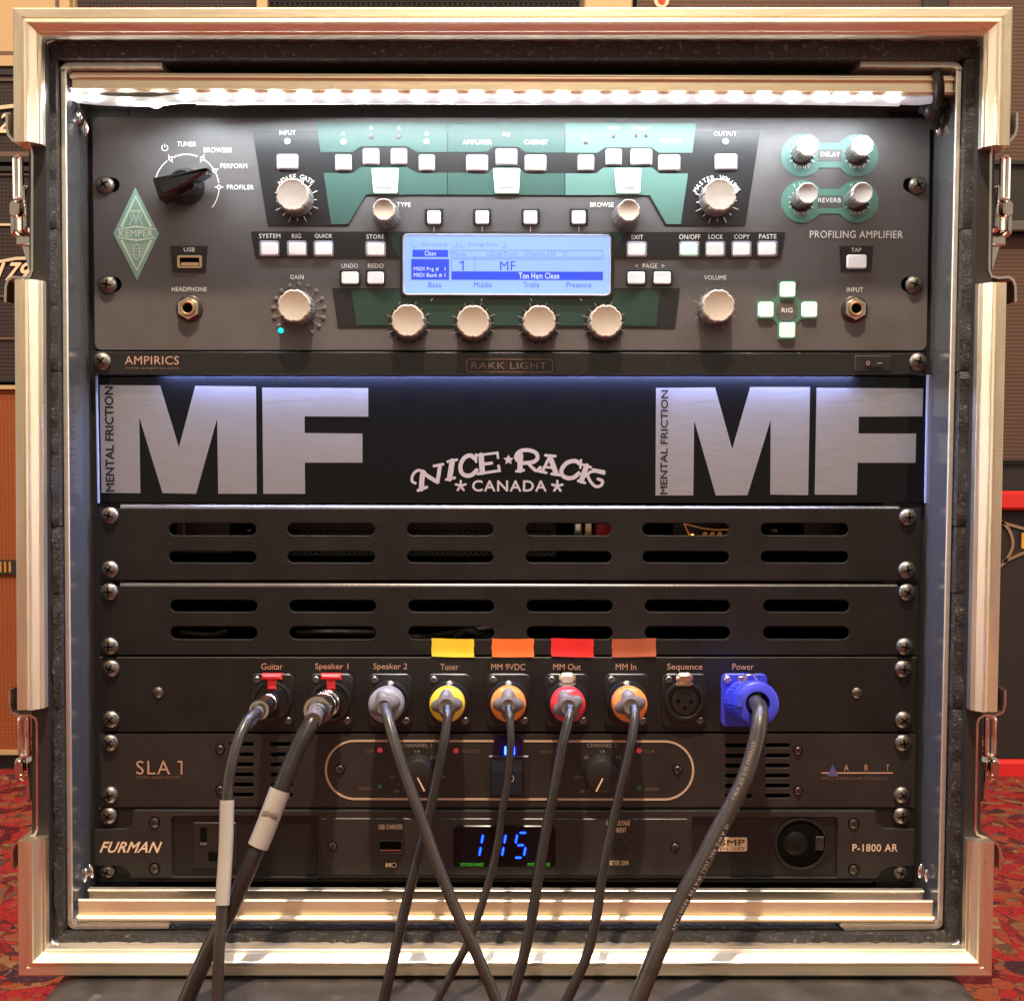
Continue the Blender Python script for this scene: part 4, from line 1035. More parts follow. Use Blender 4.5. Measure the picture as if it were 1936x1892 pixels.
# ================================================================== 2. LIGHT STRIPS
LS = thing('led_strip', 'glowing white light strip along the top inside of the case', 'light strip', (0, P(960, 186, .016)[1], .016))
zt = .024
tb = MB()
pts = [P3(px, 186 + dy, zt) for px, dy in ((372, 1), (420, 2), (520, 1), (700, 0), (960, 1), (1200, 1), (1400, 0), (1580, 2), (1640, 3), (1700, 4))]
tb.tube(spline(pts, 4), .0033, 12, flat=.6); link(tb, 'strip_tube', TUBE, LS)
tb = MB(); tb.tube(spline([P3(146, 186, zt), P3(190, 190, zt), P3(235, 192, zt), P3(290, 193, zt), P3(335, 188, zt), P3(371, 187, zt)], 6), .0027, 10, flat=.6)
link(tb, 'strip_tube', mat('silicone_tube_dim', (.6, .63, .6), .3, emis=(.8, .87, .88), es=.3), LS)
tb = MB(); tb.tube(spline([P3(1700, 190, zt), P3(1735, 191, zt), P3(1762, 188, zt)], 5), .0024, 10, flat=.6)
link(tb, 'strip_tube', mat('silicone_tube_faint', (.6, .65, .72), .3, emis=(.6, .66, .8), es=.3), LS)  # faint glow put into the right end of the tube
lp = None
spots = [(142, 183), (178, 183), (236, 192), (295, 197), (352, 181)] + [(410 + i * 54.5, 184 + (i % 3) * .8) for i in range(22)] + [(1592, 184), (1636, 180), (1690, 184)]
for px, py in spots:
    x, y = P(px, py, zt + .002)
    if lp is None:
        lp = link(MB().sph((x, y, zt + .002), .0027, 12, 8, (1.35, .85, .6)), 'led', LEDW, LS)
    else: dup(lp, LS, (x, y, zt + .002))
lamp('led_strip_light', (0, P(960, 195, zt)[1] - .001, .027), (0, -.2, .006), .005, .95, (.84, .94, 1.0), .42)
# cable tail of the strip
tb = MB(); tb.tube(spline([P3(1772, 138, .03), P3(1776, 168, .03), P3(1772, 195, .026), P3(1765, 212, .02), P3(1768, 240, .012)], 6), .0028, 10)
tb.tube(spline([P3(1742, 205, .016), P3(1764, 210, .02), P3(1790, 196, .018), P3(1806, 186, .014)], 6), .0030, 10)
tb.sph(P3(1764, 208, .02), .0055, 14, 8, (1, 1.2, .8))
link(tb, 'strip_cable', BLACKPL, LS)
tb = MB(); tb.tube(spline([P3(148, 185, .018), P3(150, 205, .018), P3(158, 222, .016), P3(154, 240, .012)], 6), .0008, 8); link(tb, 'strip_wire', CABLEG, LS)

A_ = thing('rack_light', 'narrow black rack light bar with a small rocker switch, under the grey amplifier', 'rack light', (0, P(960, 709)[1], 0))
panel([(171, 665), (1745, 668), (1744, 709), (172, 709)], .0004, .0022, POWDERG, A_, .0005)
link(MB().box(P(180, 0)[0], P(1740, 0)[0], P(0, 696)[1], P(0, 668)[1], -.06, .0003), 'light_housing', BLACKPL, A_)
word('AMPIRICS', 236, 673.5, 338, 689, A_, COPPER, z=.0024, bold=.01)
word('www.ampirics.com', 236, 693, 339, 699.5, A_, COPPERD, z=.0024, bold=0)
link(MB().stroke(rrp(882, 679, 1044.5, 703.5, 5, .0023), 1.5 * S(), .0023, .0001, True), 'badge_outline', COPPERD, A_, smooth=None)
word('RAKK LIGHT', 891, 685, 1034, 697.5, A_, COPPERD, z=.0024, bold=0)
sw = link(MB().prism(rrp(1613, 672.5, 1682, 703, 3), .0022, .0036, .0006), 'rocker_switch', BLACKPL, A_)
q = pp([(1629, 678), (1669, 678), (1669, 694), (1629, 694)], .004)
rk = MB(); xa, xb = q[0][0], q[1][0]; xm = (xa + xb) / 2; yb_, yt_ = q[3][1], q[0][1]
rk.add([(xa, yb_, .0036), (xm, yb_, .0048), (xb, yb_, .0060), (xa, yt_, .0036), (xm, yt_, .0048), (xb, yt_, .0060), (xa, yb_, .003), (xb, yb_, .003), (xa, yt_, .003), (xb, yt_, .003)],
       [(0, 1, 4, 3), (1, 2, 5, 4), (2, 7, 9, 5), (0, 6, 7, 2, 1), (3, 4, 5, 9, 8)])
link(rk, 'rocker', BLACKGL, sw)
word('0', 1638, 682, 1644.5, 690.5, sw, COPPER, z=.0048, bold=0); word('-', 1658, 685.5, 1668, 687.5, sw, DIMP, z=.0062, bold=.02)
rack_screw(191, 683, A_, .0022, 17.5, .5); rack_screw(1737, 684, A_, .0022, 17.5, 1.0)
for i in range(14):
    x, y = P(262 + i * 107, 701, .0)
    if i == 0: l2 = link(MB().box(x - .0016, x + .0016, y - .0006, y + .0006, -.0022, -.0008), 'led', LEDWB, A_)
    else: dup(l2, A_, ORG[l2.name] + Vector((P(262 + i * 107, 706, 0)[0] - P(262, 706, 0)[0], 0, 0)))
lamp('rack_light_glow', (0, P(960, 706)[1], -.0002), (0, P(960, 955)[1], -.0008), .003, 1.7, (.38, .48, 1.0), .40)

# ================================================================== 3. LOGO PLATE (2U remainder)
B_ = thing('logo_plate', 'glossy black plate with two pairs of big brushed letters and a curved white mark', 'blank plate', (0, P(960, 951)[1], -.004))
link(MB().prism(pp([(180, 711), (1757, 711), (1752, 951), (184, 951)]), -.006, -.0025, .0006), 'plate', ACRYL, B_)
for q in ([(180, 708), (184, 708), (188, 951), (184, 951)], [(1752, 709), (1757, 709), (1752, 951), (1748, 951)]):
    link(MB().prism(pp(q, -.0015), -.0024, -.0012, .0003), 'lit_edge', EDGEBL, B_)
zl = -.0023
def za(l): return [(160 + .30992 * u, 660 + .30992 * v) for u, v in l]
def zc(l): return [(1200 + .30992 * u, 660 + .30992 * v) for u, v in l]
for nm, l in (('letter_m', za([(92, 220), (460, 222), (575, 600), (675, 225), (1045, 228), (1050, 882), (815, 882), (808, 422), (680, 882), (475, 878), (333, 415), (340, 878), (103, 876)])),
              ('letter_f', za([(1083, 235), (1730, 238), (1730, 412), (1342, 410), (1342, 512), (1695, 515), (1695, 692), (1343, 692), (1345, 882), (1090, 882)])),
              ('letter_m', zc([(130, 237), (490, 234), (595, 610), (705, 232), (1070, 232), (1058, 890), (827, 887), (830, 430), (688, 890), (495, 893), (363, 435), (357, 892), (127, 892)])),
              ('letter_f', zc([(1110, 236), (1760, 240), (1755, 410), (1367, 412), (1365, 515), (1717, 515), (1713, 693), (1360, 693), (1355, 888), (1098, 887)]))):
    link(MB().prism(pp(l, zl), -.0025, zl, 0), nm, BRUSH, B_, smooth=None)
mb = MB(); text_mb(mb, 'MENTAL FRICTION', 200.5, 731, 213.5, 929, zl + .0002, bold=.06, rot=90, space=1.0); link(mb, 'lettering', INK, B_, smooth=None)
mb = MB(); text_mb(mb, 'MENTAL FRICTION', 1248.5, 738, 1263, 934, zl + .0002, bold=.06, rot=90, space=1.0); link(mb, 'lettering', INK, B_, smooth=None)
mb = MB(); zl2 = zl; sw_ = 0.2841 * S(); zk = [0]
def zb(u, v): return P(700 + .2841 * u, 660 + .2841 * v, zl2)
def st(pts, w, sm=True, closed=False):
    zk[0] += 1; z_ = zl2 + .000012 * (zk[0] % 9)
    p_ = [(*zb(*q), 0) for q in pts]
    if sm and len(p_) > 2: p_ = spline(p_, 5)
    p2 = [(q[0], q[1]) for q in p_]
    mb.stroke(p2, w * sw_, z_, .0002, closed)
    for q in (p2[0], p2[-1]): mb.prism(circ(q[0], q[1], w * sw_ / 2, 10), z_, z_ + .00019, 0, False)
st([(350, 818), (344, 870), (340, 930)], 34); st([(318, 940), (376, 918)], 20)
st([(362, 818), (318, 806), (284, 836), (278, 876), (300, 892)], 18); st([(352, 822), (400, 856), (448, 884)], 26, True); st([(448, 882), (464, 780)], 26); st([(424, 778), (484, 766)], 18)
st([(546, 745), (528, 862)], 36); st([(516, 748), (576, 736)], 18); st([(506, 868), (562, 856)], 18)
st([(704, 700), (704, 750)], 16); st([(698, 730), (668, 708), (628, 722), (602, 768), (606, 818), (640, 842), (680, 834), (708, 806)], 28)
st([(738, 706), (746, 820)], 36); st([(716, 706), (846, 690), (850, 724)], 16, False); st([(750, 766), (808, 758)], 20); st([(716, 830), (860, 808), (854, 776)], 18, False)
st([(1000, 704), (996, 806)], 36); st([(972, 812), (1022, 806)], 18); st([(978, 740), (970, 712), (996, 680), (1050, 672), (1102, 690), (1112, 728), (1080, 752), (1020, 758)], 26)
st([(1054, 762), (1082, 792), (1108, 808), (1132, 788)], 22)
st([(1194, 716), (1146, 812)], 20); st([(1196, 716), (1236, 826)], 34); st([(1166, 706), (1232, 712)], 18); st([(1164, 784), (1216, 790)], 16); st([(1120, 812), (1172, 822)], 18); st([(1206, 830), (1260, 838)], 18)
st([(1402, 738), (1398, 790)], 16); st([(1394, 762), (1362, 744), (1310, 756), (1276, 796), (1276, 836), (1314, 858), (1356, 852), (1388, 826)], 28)
st([(1440, 776), (1404, 878)], 34); st([(1414, 768), (1466, 786)], 18); st([(1384, 876), (1428, 890)], 18); st([(1430, 846), (1480, 812), (1556, 826)], 20); st([(1480, 798), (1560, 812)], 12)
st([(1444, 838), (1468, 884), (1502, 914), (1538, 904), (1544, 876), (1516, 864)], 20)
def star(cu_, cv_, r_, w, arms=5, filled=False):
    if filled:
        c_ = zb(cu_, cv_); R_ = r_ * sw_
        mb.prism([(c_[0] + (R_ if k % 2 == 0 else R_ * .48) * cos(pi / 2 + k * pi / 5), c_[1] + (R_ if k % 2 == 0 else R_ * .48) * sin(pi / 2 + k * pi / 5)) for k in range(10)], zl2, zl2 + .0002, 0, False)
    else:
        for k in range(arms):
            a = pi / 2 + k * 2 * pi / arms; st([(cu_, cv_), (cu_ + r_ * cos(a), cv_ - r_ * sin(a))], w, False)
star(920, 736, 36, 0, filled=True); star(602, 910, 34, 15); star(1245, 912, 36, 16)
link(mb, 'rack_mark', ETCH, B_, smooth=None)
word('CANADA', 893, 908.5, 1033, 928.5, B_, ETCH, z=zl + .0002, bold=.05, space=1.12)

# ================================================================== 4/5. VENT PANELS
def vent(ytop, ybot, xl, xr, rows, cols, label, name='vent_panel'):
    """1U vented panel with a rolled top edge"""
    t = thing(name, label, 'rack panel', (0, P(960, ybot)[1], -.01), 'vented rack panels')
    out = ccw(pp([(xl, ytop + 6), (xr, ytop + 6), (xr - 1, ybot - 2), (xl + 1, ybot - 2)]))
    holes = []
    for r in rows:
        for c_ in cols:
            holes.append(rrp(c_[0], r[0], c_[1], r[1], (r[1] - r[0]) / 2, 0, 6))
    link(plate(out, holes, -.0020, 0, .0006), 'face_panel', POWDER, t)
    # rolled edge: quarter round running back into the shelf
    a, b = P(xl + 40, ytop + 6), P(xr - 40, ytop + 6); R_ = .0024; v = []; f = []; n = 8
    for x_ in (a[0], b[0]):
        for k in range(n + 1):
            g = k / n * pi / 2; v.append((x_, a[1] - .0001 + R_ * sin(g), -.0004 - R_ + R_ * cos(g) + .0003))
        v.append((x_, a[1] + R_, -.16))
    for k in range(n + 1): f.append((k, n + 2 + k, n + 3 + k, k + 1))
    link(MB().add(v, f), 'rolled_edge', mat('rolled_edge_highlight', (.16, .15, .16), .28, .5, .08, 600, .2, 80), t)  # bend highlight put into a paler, glossier colour than the panel
    a, b = P(xl + 44, ybot - 4), P(xr - 44, ybot - 4)
    link(MB().box(a[0], b[0], a[1] - .0002, a[1] + .0010, -.16, -.0022), 'bottom_lip', POWDERG, t)
    return t
V1 = vent(955, 1099, 187, 1741, ((989, 1012), (1042, 1063.5)), ((319.6, 484), (543.7, 708.5), (769.6, 932), (994.5, 1155.5), (1215, 1378), (1439, 1603.5)), 'black vented rack panel lit blue along its top edge, directly below the logo plate')
V2 = vent(1102, 1240, 187, 1737, ((1134, 1156.5), (1184, 1208)), ((322, 486), (547, 710.5), (772, 934), (996, 1158), (1219.5, 1380), (1443.5, 1605)), 'black vented rack panel with four coloured tape squares on its lower edge')
for px, py, t in ((206, 975, V1), (1718, 978, V1), (206, 1077, V1), (1716, 1078, V1), (205, 1119, V2), (1716, 1120, V2), (206, 1222, V2), (1712, 1223, V2)): rack_screw(px, py, t)
for x0_, x1_, m, lb in ((816, 896, YEL, 'yellow tape square'), (930, 1009, ORA, 'orange tape square'), (1042, 1122, RED, 'red tape square'), (1157, 1240, BRN, 'brown orange tape square')):
    y0_, y1_ = 1207, 1241
    q = pp([(x0_, y0_), ((x0_ + x1_) / 2, y0_ + 1.2), (x1_, y0_ + 1), (x1_ + .6, y1_ + .5), ((x0_ + x1_) / 2, y1_ + 1.2), (x0_ + 1, y1_)], .0005)
    nu, nv = 12, 6; v = []; f = []
    for lay in (0, 1):
        for j in range(nv + 1):
            for i in range(nu + 1):
                u_, w_ = i / nu, j / nv
                qx = x0_ + (x1_ - x0_) * u_ + (.6 * sin(9 * w_ + x0_) if i in (0, nu) else 0); qy = y0_ + (y1_ - y0_) * w_ + 1.0 * sin(3 * u_ + x0_) * (1 if j in (0, nv) else .4)
                zz_ = .00045 + .00016 * sin(7 * u_ + x0_) * w_ + .0009 * max(0, w_ - .72) ** 1.5 * 4 + (.0005 * max(0, u_ - .8) * 5 * w_)
                xx, yy = P(qx, qy, .0005); v.append((xx, yy, zz_ if lay else zz_ - .00022))
    N_ = (nu + 1) * (nv + 1)
    for j in range(nv):
        for i in range(nu):
            a_ = j * (nu + 1) + i; f.append((a_ + N_, a_ + N_ + nu + 1, a_ + N_ + nu + 2, a_ + N_ + 1)); f.append((a_, a_ + 1, a_ + nu + 2, a_ + nu + 1))
    rim = [i for i in range(nu + 1)] + [j * (nu + 1) + nu for j in range(1, nv + 1)] + [nv * (nu + 1) + i for i in range(nu - 1, -1, -1)] + [j * (nu + 1) for j in range(nv - 1, 0, -1)]
    for k in range(len(rim)): a_, b_ = rim[k], rim[(k + 1) % len(rim)]; f.append((a_, b_, b_ + N_, a_ + N_))
    link(MB().add(v, f), 'tape_strip', m, V2, lb, smooth=50)
# what shows through the slots of the upper vent panel
G = thing('perforated_box', 'dark perforated metal box seen through the middle slots of the upper vent panel', 'pedal', (P(830, 0)[0], P(830, 1088)[1], -.06))
zz = -.030
a, b = P(540, 1052, zz), P(1052, 985, zz)
link(MB().box(a[0], b[0], a[1], b[1], -.12, zz, .0008), 'box_body', mat('dark_hammered_metal', (.05, .042, .04), .5, .3, .3, 800), G)
hm = MB()
for r in range(7):
    for c_ in range(48):
        x_ = 546 + c_ * 10.4 + (r % 2) * 5.2; y_ = 1004 + r * 8.0
        if x_ < 1045: hm.prism(circ(*P(x_, y_, zz), 2.4 * S(zz), 8), zz + .0001, zz + .0003, 0, False)
link(hm, 'perforations', HOLE, G, kind='stuff', smooth=None)
G2 = thing('effects_pedal', 'bright red pedal seen at the end of the fourth slot of the upper vent panel', 'pedal', (P(1180, 0, zz)[0], P(1180, 1040, zz)[1], -.06))
a, b = P(1124, 1024, zz), P(1250, 985, zz); link(MB().box(a[0], b[0] - .02, a[1], b[1], -.10, zz + .012, .001), 'pedal_body', REDPL, G2)
a, b = P(1104, 1018, zz), P(1118, 986, zz); link(MB().box(a[0], b[0], a[1], b[1], -.08, zz + .008, .0006), 'socket_block', GOLDISH, G2)
a, b = P(1084, 1018, zz), P(1099, 986, zz); link(MB().box(a[0], b[0], a[1], b[1], -.08, zz + .006, .001), 'metal_bracket', NICKEL, G2)
G3 = thing('logo_pedal', 'dark pedal with an orange outlined mark, seen through the fifth slot', 'pedal', (P(1330, 0, zz)[0], P(1330, 1060, zz)[1], -.06))
a, b = P(1270, 1040, zz), P(1420, 980, zz); link(MB().box(a[0], b[0], a[1], b[1], -.10, zz, .001), 'pedal_body', BLACKPL, G3)
mb = MB(); z = zz + .0003; l = [(1200 + .30992 * u, 660 + .30992 * v) for u, v in ((300, 1062), (340, 1150))]
mb.stroke(pp(l, z), .0009, z, .0003)
mb.stroke(pp([(1200 + .30992 * u, 660 + .30992 * v) for u, v in ((300, 1064), (410, 1092), (490, 1102), (572, 1100), (572, 1125), (555, 1145))], z), .0009, z, .0003)
for u in (425, 470, 515): mb.prism(pp([(1200 + .30992 * q[0], 660 + .30992 * q[1]) for q in ((u - 24, 1142), (u, 1112), (u + 18, 1118), (u + 14, 1142))], z), z, z + .0003)
link(mb, 'orange_mark', mat('orange_lit_print', (.75, .30, .10), .4, emis=(1, .35, .1), es=.12), G3, smooth=None)
x_, y_ = P(1309, 1012, zz + .002); link(MB().sph((x_, y_, zz + .002), .0010, 8, 6), 'orange_led', mat('amber_led', (.8, .3, .05), .3, emis=(1, .42, .08), es=4), G3)
G4 = thing('grey_device', 'dim grey device seen through the first slots of the upper vent panel', 'pedal', (P(400, 0, zz)[0], P(400, 1060, zz)[1], -.06))
a, b = P(330, 1046, zz), P(434, 985, zz); link(MB().box(a[0], b[0], a[1], b[1], -.10, zz, .001), 'device_body', mat('grey_brown_metal', (.07, .06, .062), .45, .3, .2, 700), G4)
a, b = P(334, 1012, zz), P(350, 986, zz); link(MB().box(a[0], b[0], a[1], b[1], zz, zz + .002, .0006), 'device_label', mat('copper_metal', (.30, .17, .13), .4, .5), G4)
x_, y_ = P(471, 1002, zz + .01); link(MB().sph((x_, y_, zz + .01), .0016, 10, 6), 'brass_stud', NICKEL, G4)
G5 = thing('grey_device', 'dim grey device seen through the last slot of the upper vent panel', 'pedal', (P(1540, 0, zz)[0], P(1540, 1040, zz)[1], -.06))
a, b = P(1520, 1030, zz), P(1590, 985, zz); link(MB().box(a[0], b[0], a[1], b[1], -.10, zz, .001), 'device_body', MATS['grey_brown_metal'], G5)
x_, y_ = P(1466, 1003, zz + .01); link(MB().box(x_ - .0012, x_ + .0012, y_ - .0008, y_ + .0008, zz, zz + .01), 'small_tag', mat('salmon', (.5, .25, .18), .5), G5)
# coils of cable in the lower drawer
G6 = thing('coiled_cable', 'dark cable bundle glimpsed through the lower slots of the second vent panel', 'cable', (P(860, 0, -.05)[0], P(860, 1225, -.05)[1], -.05))
tb = MB(); tb.tube(spline([P3(560, 1197, -.03), P3(620, 1194, -.03), P3(720, 1196, -.035), P3(800, 1204, -.04), P3(880, 1192, -.03), P3(930, 1186, -.03)], 6), .0022, 8)
tb.tube(spline([P3(860, 1206, -.03), P3(884, 1192, -.028), P3(905, 1199, -.028), P3(925, 1206, -.03)], 6), .0030, 8)
tb.tube(spline([P3(340, 1196, -.03), P3(400, 1200, -.03), P3(430, 1192, -.03)], 6), .002, 8)
link(tb, 'cable_coil', CABLEG, G6)

# ================================================================== 6. PATCH PANEL
PB = thing('patch_panel', 'black rack panel with a row of nine labelled connectors', 'patch panel', (0, P(960, 1384)[1], -.01))
panel([(188, 1242), (1733, 1242), (1732, 1383), (190, 1383)], -.003, 0, POWDER, PB)
link(MB().box(-.2, .2, P(0, 1380)[1], P(0, 1246)[1], -.10, -.0031), 'tray', BLACKPL, PB)
for px, py in ((208, 1264), (1709, 1265), (208, 1361), (1709, 1362)): rack_screw(px, py, PB)
for px, py in ((298, 1309), (1621, 1310)):
    x, y = P(px, py, .001); link(MB().lathe(x, y, [(10 * S(), 0), (10 * S(), .0005), (6 * S(), .0014), (3.2 * S(), .0015), (3 * S(), .0006)], 18, cap0=False), 'hex_screw', SCREWB, PB)
for tx, b_ in (('Guitar', (494, 1253.5, 534.6, 1265.5)), ('Speaker 1', (595.6, 1253.5, 658.6, 1268)), ('Speaker 2', (706, 1253.5, 770, 1268)), ('Tuner', (832.5, 1254.5, 866.6, 1266)), ('MM 9VDC', (928.6, 1254.5, 993, 1266)),
               ('MM Out', (1046, 1254.5, 1098, 1266)), ('MM In', (1164, 1254.5, 1203, 1266)), ('Sequence', (1261, 1254, 1328, 1269)), ('Power', (1384.6, 1254, 1425, 1266))):
    word(tx, *b_, PB, COPPER, z=.0004, bold=.004, space=1.0)
SHELL = mat('connector_black', (.014, .013, .012), .30, 0, .06, 700)
def dconn(cx, kind, x0=None, x1=None):
    cy = 1323.5; x0 = x0 or cx - 41; x1 = x1 or cx + 41
    m = BLUEPL if kind == 'power' else SHELL
    p_ = link(MB().prism(rrp(x0, 1273.5, x1, 1373.5, 11, .002), .0002, .0020, .0005), 'connector', m, PB)
    for sx, sy in ((x0 + 12, 1285), (x1 - 11, 1362)):
        x, y = P(sx, sy, .003); q = 7 * S()
        link(MB().lathe(x, y, [(q, .002), (q, .0026), (q * .7, .0032), (q * .4, .0032), (q * .3, .0024)], 14, cap0=False), 'screw', GOLDISH if kind == 'power' else SCREWB, p_)
    x, y = P(cx, cy, .003); r = 38 * S()
    link(plate(circ(x, y, r, 44), [circ(x, y, r * .80, 44)], .0015, .0046, .0007), 'connector_ring', m, p_)
    if kind == 'jack':
        link(MB().lathe(x, y, [(r * .8, .0015), (r * .8, .0034), (r * .3, .0036)], 36), 'connector_face', SHELL, p_)
        a, b = P(cx - 19, 1284, .006), P(cx + 19, 1273.5, .006)
        tt = MB().box(a[0], b[0], a[1], b[1], .0035, .0080, .0012)
        a, b = P(cx - 8.5, 1303, .005), P(cx + 8.5, 1284, .005); tt.box(a[0], b[0], a[1], b[1], .003, .0062, .0008)
        link(tt, 'release_tab', REDPL, p_)
    elif kind == 'seq':
        link(MB().lathe(x, y, [(r * .80, .0012), (r * .80, .0014)], 36), 'connector_well', HOLE, p_)
        f_ = link(MB().lathe(x, y - .0008, [(r * .64, .0010), (r * .64, .0040), (r * .6, .0044)], 36), 'insert', SHELL, p_)
        for dx, dy in ((-12, 2), (12, 2), (0, -11)):
            link(MB().lathe(x + dx * S(), y + dy * S() - .0008, [(3.6 * S(), .0042), (3.6 * S(), .0047)], 12), 'pin_hole', HOLE, f_)
    elif kind != 'power':
        link(MB().lathe(x, y, [(r * .78, .0012), (r * .78, .0030)], 36), 'connector_well', HOLE, p_)
    if kind in ('seq', 'out'):
        q = rrp(cx - 15, 1272.5, cx + 17, 1294, 10, .007)
        lt = MB().prism(q, .0035, .0075, .0014); q = rrp(cx - 15, 1291, cx + 16, 1297.5, 2, .006); lt.prism(q, .003, .0052, .0006)
        link(lt, 'latch_tab', GOLDISH, p_)
    elif kind == 'speakon':
        a = P(cx, 1293, .011)
        link(MB().prism(rrp(cx - 6, 1287, cx + 7, 1299, 5, .010), .003, .0105, .0010), 'latch_tab', NICKEL, p_)
    elif kind == 'power':
        pts = [P3(1401, 1301, .012), P3(1410, 1276, .012), P3(1425, 1274.5, .012), P3(1436, 1297, .012)]
        link(MB().tube(pts, .0009, 8), 'latch_tab', NICKEL, p_)
        link(MB().prism(rrp(1396, 1279, 1416, 1296, 4, .004), .001, .003, .0005), 'latch_recess', mat('brown_metal', (.25, .14, .12), .4, .5), p_)
    return p_
for cx, kd in ((514, 'jack'), (626, 'jack'), (737, 'speakon'), (849, 'speakon'), (961, 'speakon'), (1072, 'out'), (1185, 'speakon'), (1294, 'seq')): dconn(cx, kd)
dconn(1407, 'power', 1364, 1450)

# ================================================================== 7. POWER AMPLIFIER (1U)
R7 = thing('power_amplifier', 'brown black one unit power amplifier with an oval outline round two level knobs', 'power amplifier', (0, P(960, 1526)[1], -.01))
hol = []
ysl = (1406.5, 1426, 1444.8, 1464, 1483, 1502); ysr = (1408.5, 1428, 1446.8, 1466, 1485, 1504)
for y_ in ysl: hol += [rrp(433, y_ - 4, 479.5, y_ + 4, 4, 0, 3), rrp(511, y_ - 4, 554, y_ + 4, 4, 0, 3)]
for y_ in ysr: hol += [rrp(1371, y_ - 4, 1422, y_ + 4, 4, 0, 3), rrp(1447, y_ - 4, 1493.5, y_ + 4, 4, 0, 3)]
link(plate(ccw(pp([(188, 1387), (1732, 1387), (1730, 1526), (190, 1526)])), hol, -.003, 0, .0004), 'face_panel', ARTP, R7)
link(MB().box(-.21, .21, P(0, 1523)[1], P(0, 1391)[1], -.22, -.016), 'chassis', HOLE, R7)
for px, py in ((206, 1405), (1709, 1405), (206, 1504), (1707, 1504)): rack_screw(px, py, R7)
for px, py in ((416, 1415), (416, 1492), (1509, 1418), (1509, 1494), (643, 1453), (1281, 1454)): flat_screw(px, py, R7, 0.0002, 7.5)
o_ = rrp(616, 1400, 1310, 1511, 55.4, .0004, 14)
link(MB().stroke(o_, 4 * S(), .0002, .0002, True), 'oval_outline', mat('tan_print', (.52, .36, .26), .45), R7, smooth=None)
word('SLA', 257.6, 1437.5, 321.5, 1463.5, R7, COPPER, z=.0004, bold=-.008, space=1.15)
link(MB().stroke(pp([(336, 1439.3), (343.6, 1438.8), (343.6, 1463.5)]), 3 * S(), .0003, .0001), 'lettering', COPPER, R7, smooth=None)
word('STUDIO LINEAR AMPLIFIER', 257, 1466.3, 342, 1472, R7, COPPERD, z=.0004, bold=0)
for cx, lb in ((789, 'CHANNEL 1'), (1139, 'CHANNEL 2')):
    word(lb, cx - 29, 1405, cx + 27, 1412.2, R7, DIMP, z=.0004, bold=0)
    x, y = P(cx, 1467, .010); s = S(.010); r = 32 * s
    kb = link(MB().lathe(x, y, [(r * 1.10, .0002), (r * 1.06, .003), (r, .0085), (r * .95, .0098), (r * .86, .0102)], 48, cap0=False), 'level_knob', BLACKPL, R7)
    tgt = (802.5, 1494.7) if cx < 900 else (1127, 1495.7)
    st_ = (789.5, 1470) if cx < 900 else (1139.6, 1471)
    link(MB().stroke(pp([st_, tgt], .0103), .0008, .0103, .0002), 'knob_pointer', CREAMP, kb, smooth=None)
    dots = MB(); c_ = P(cx, 1468, .0004)
    for k in range(13):
        a = radians(225 - k * 22.5); dots.prism(circ(c_[0] + 38 * S() * cos(a), c_[1] + 38 * S() * sin(a), 1.2 * S(), 6), .0002, .0004, 0, False)
    link(dots, 'dial_marks', DIMP, R7, smooth=None)
    for tx, a in (('40', 215), ('30', 180), ('20', 130), ('18', 90), ('15', 50), ('10', 0)):
        qx, qy = cx + 48 * cos(radians(a)), 1468 - 48 * sin(radians(a)); word(tx, qx - 4.5, qy - 2.6, qx + 4.5, qy + 2.6, R7, DIMP, z=.0004, bold=0)
for px, py, m in ((717.8, 1419, LEDRED), (862, 1420, LEDRED), (1209, 1420, LEDRED), (717.8, 1488.5, LEDGRN), (1208, 1490, LEDGRN)):
    x, y = P(px, py, .002); link(MB().lathe(x, y, [(5 * S(), .0001), (5 * S(), .0006), (3.6 * S(), .0006), (3.4 * S(), .0018), (1.6 * S(), .0026)], 16, cap0=False), 'indicator_led', m, R7)
for tx, b_ in (('CLIP', (691, 1416.5, 706, 1422.5)), ('PROTECT', (871, 1417, 906, 1423)), ('SIGNAL', (679, 1487, 706, 1493)), ('CLIP', (1220, 1417, 1237, 1423)), ('SIGNAL', (1220, 1488, 1247, 1494.5)), ('POWER', (1023, 1418, 1049, 1424))):
    word(tx, *b_, R7, COPPERD, z=.0004, bold=0)
sw = link(MB().prism(rrp(923, 1428, 1000, 1507, 2, .002), .0002, .0024, .0006), 'power_switch', BLACKPL, R7)
rkr = MB(); xa, xb = P(933, 0, .006)[0], P(991, 0, .006)[0]; yt_, ym_, yb_ = P(0, 1406, .006)[1], P(0, 1458, .006)[1], P(0, 1499, .006)[1]
yt_ = P(0, 1436, .006)[1]
rkr.add([(xa, yt_, .0022), (xb, yt_, .0022), (xa, ym_, .0040), (xb, ym_, .0040), (xa, yb_, .0062), (xb, yb_, .0062), (xa, yb_, .002), (xb, yb_, .002)],
        [(0, 2, 3, 1), (2, 4, 5, 3), (4, 6, 7, 5), (0, 6, 4, 2), (1, 3, 5, 7)])
link(rkr, 'rocker', mat('black_switch_gloss', (.010, .010, .02), .38), sw, smooth=None)
x, y = P(964, 1471, .0066)
link(MB().stroke(circ(x, y, .0022, 16), .0005, .0066, .0003, True), 'off_mark', WHITEP, sw, smooth=None)
link(MB().prism(rrp(934, 1392, 990, 1430, 2, .002), .0002, .0018, .0004), 'lamp_window', mat('dark_blue_lens', (.01, .01, .05), .15), sw)
for px in (955.5, 971.5):
    a, b = P(px - 1.6, 1426, .0022), P(px + 1.6, 1411, .0022); link(MB().box(a[0], b[0], a[1], b[1], .0018, .0024), 'blue_led_bar', LEDBLU, sw)
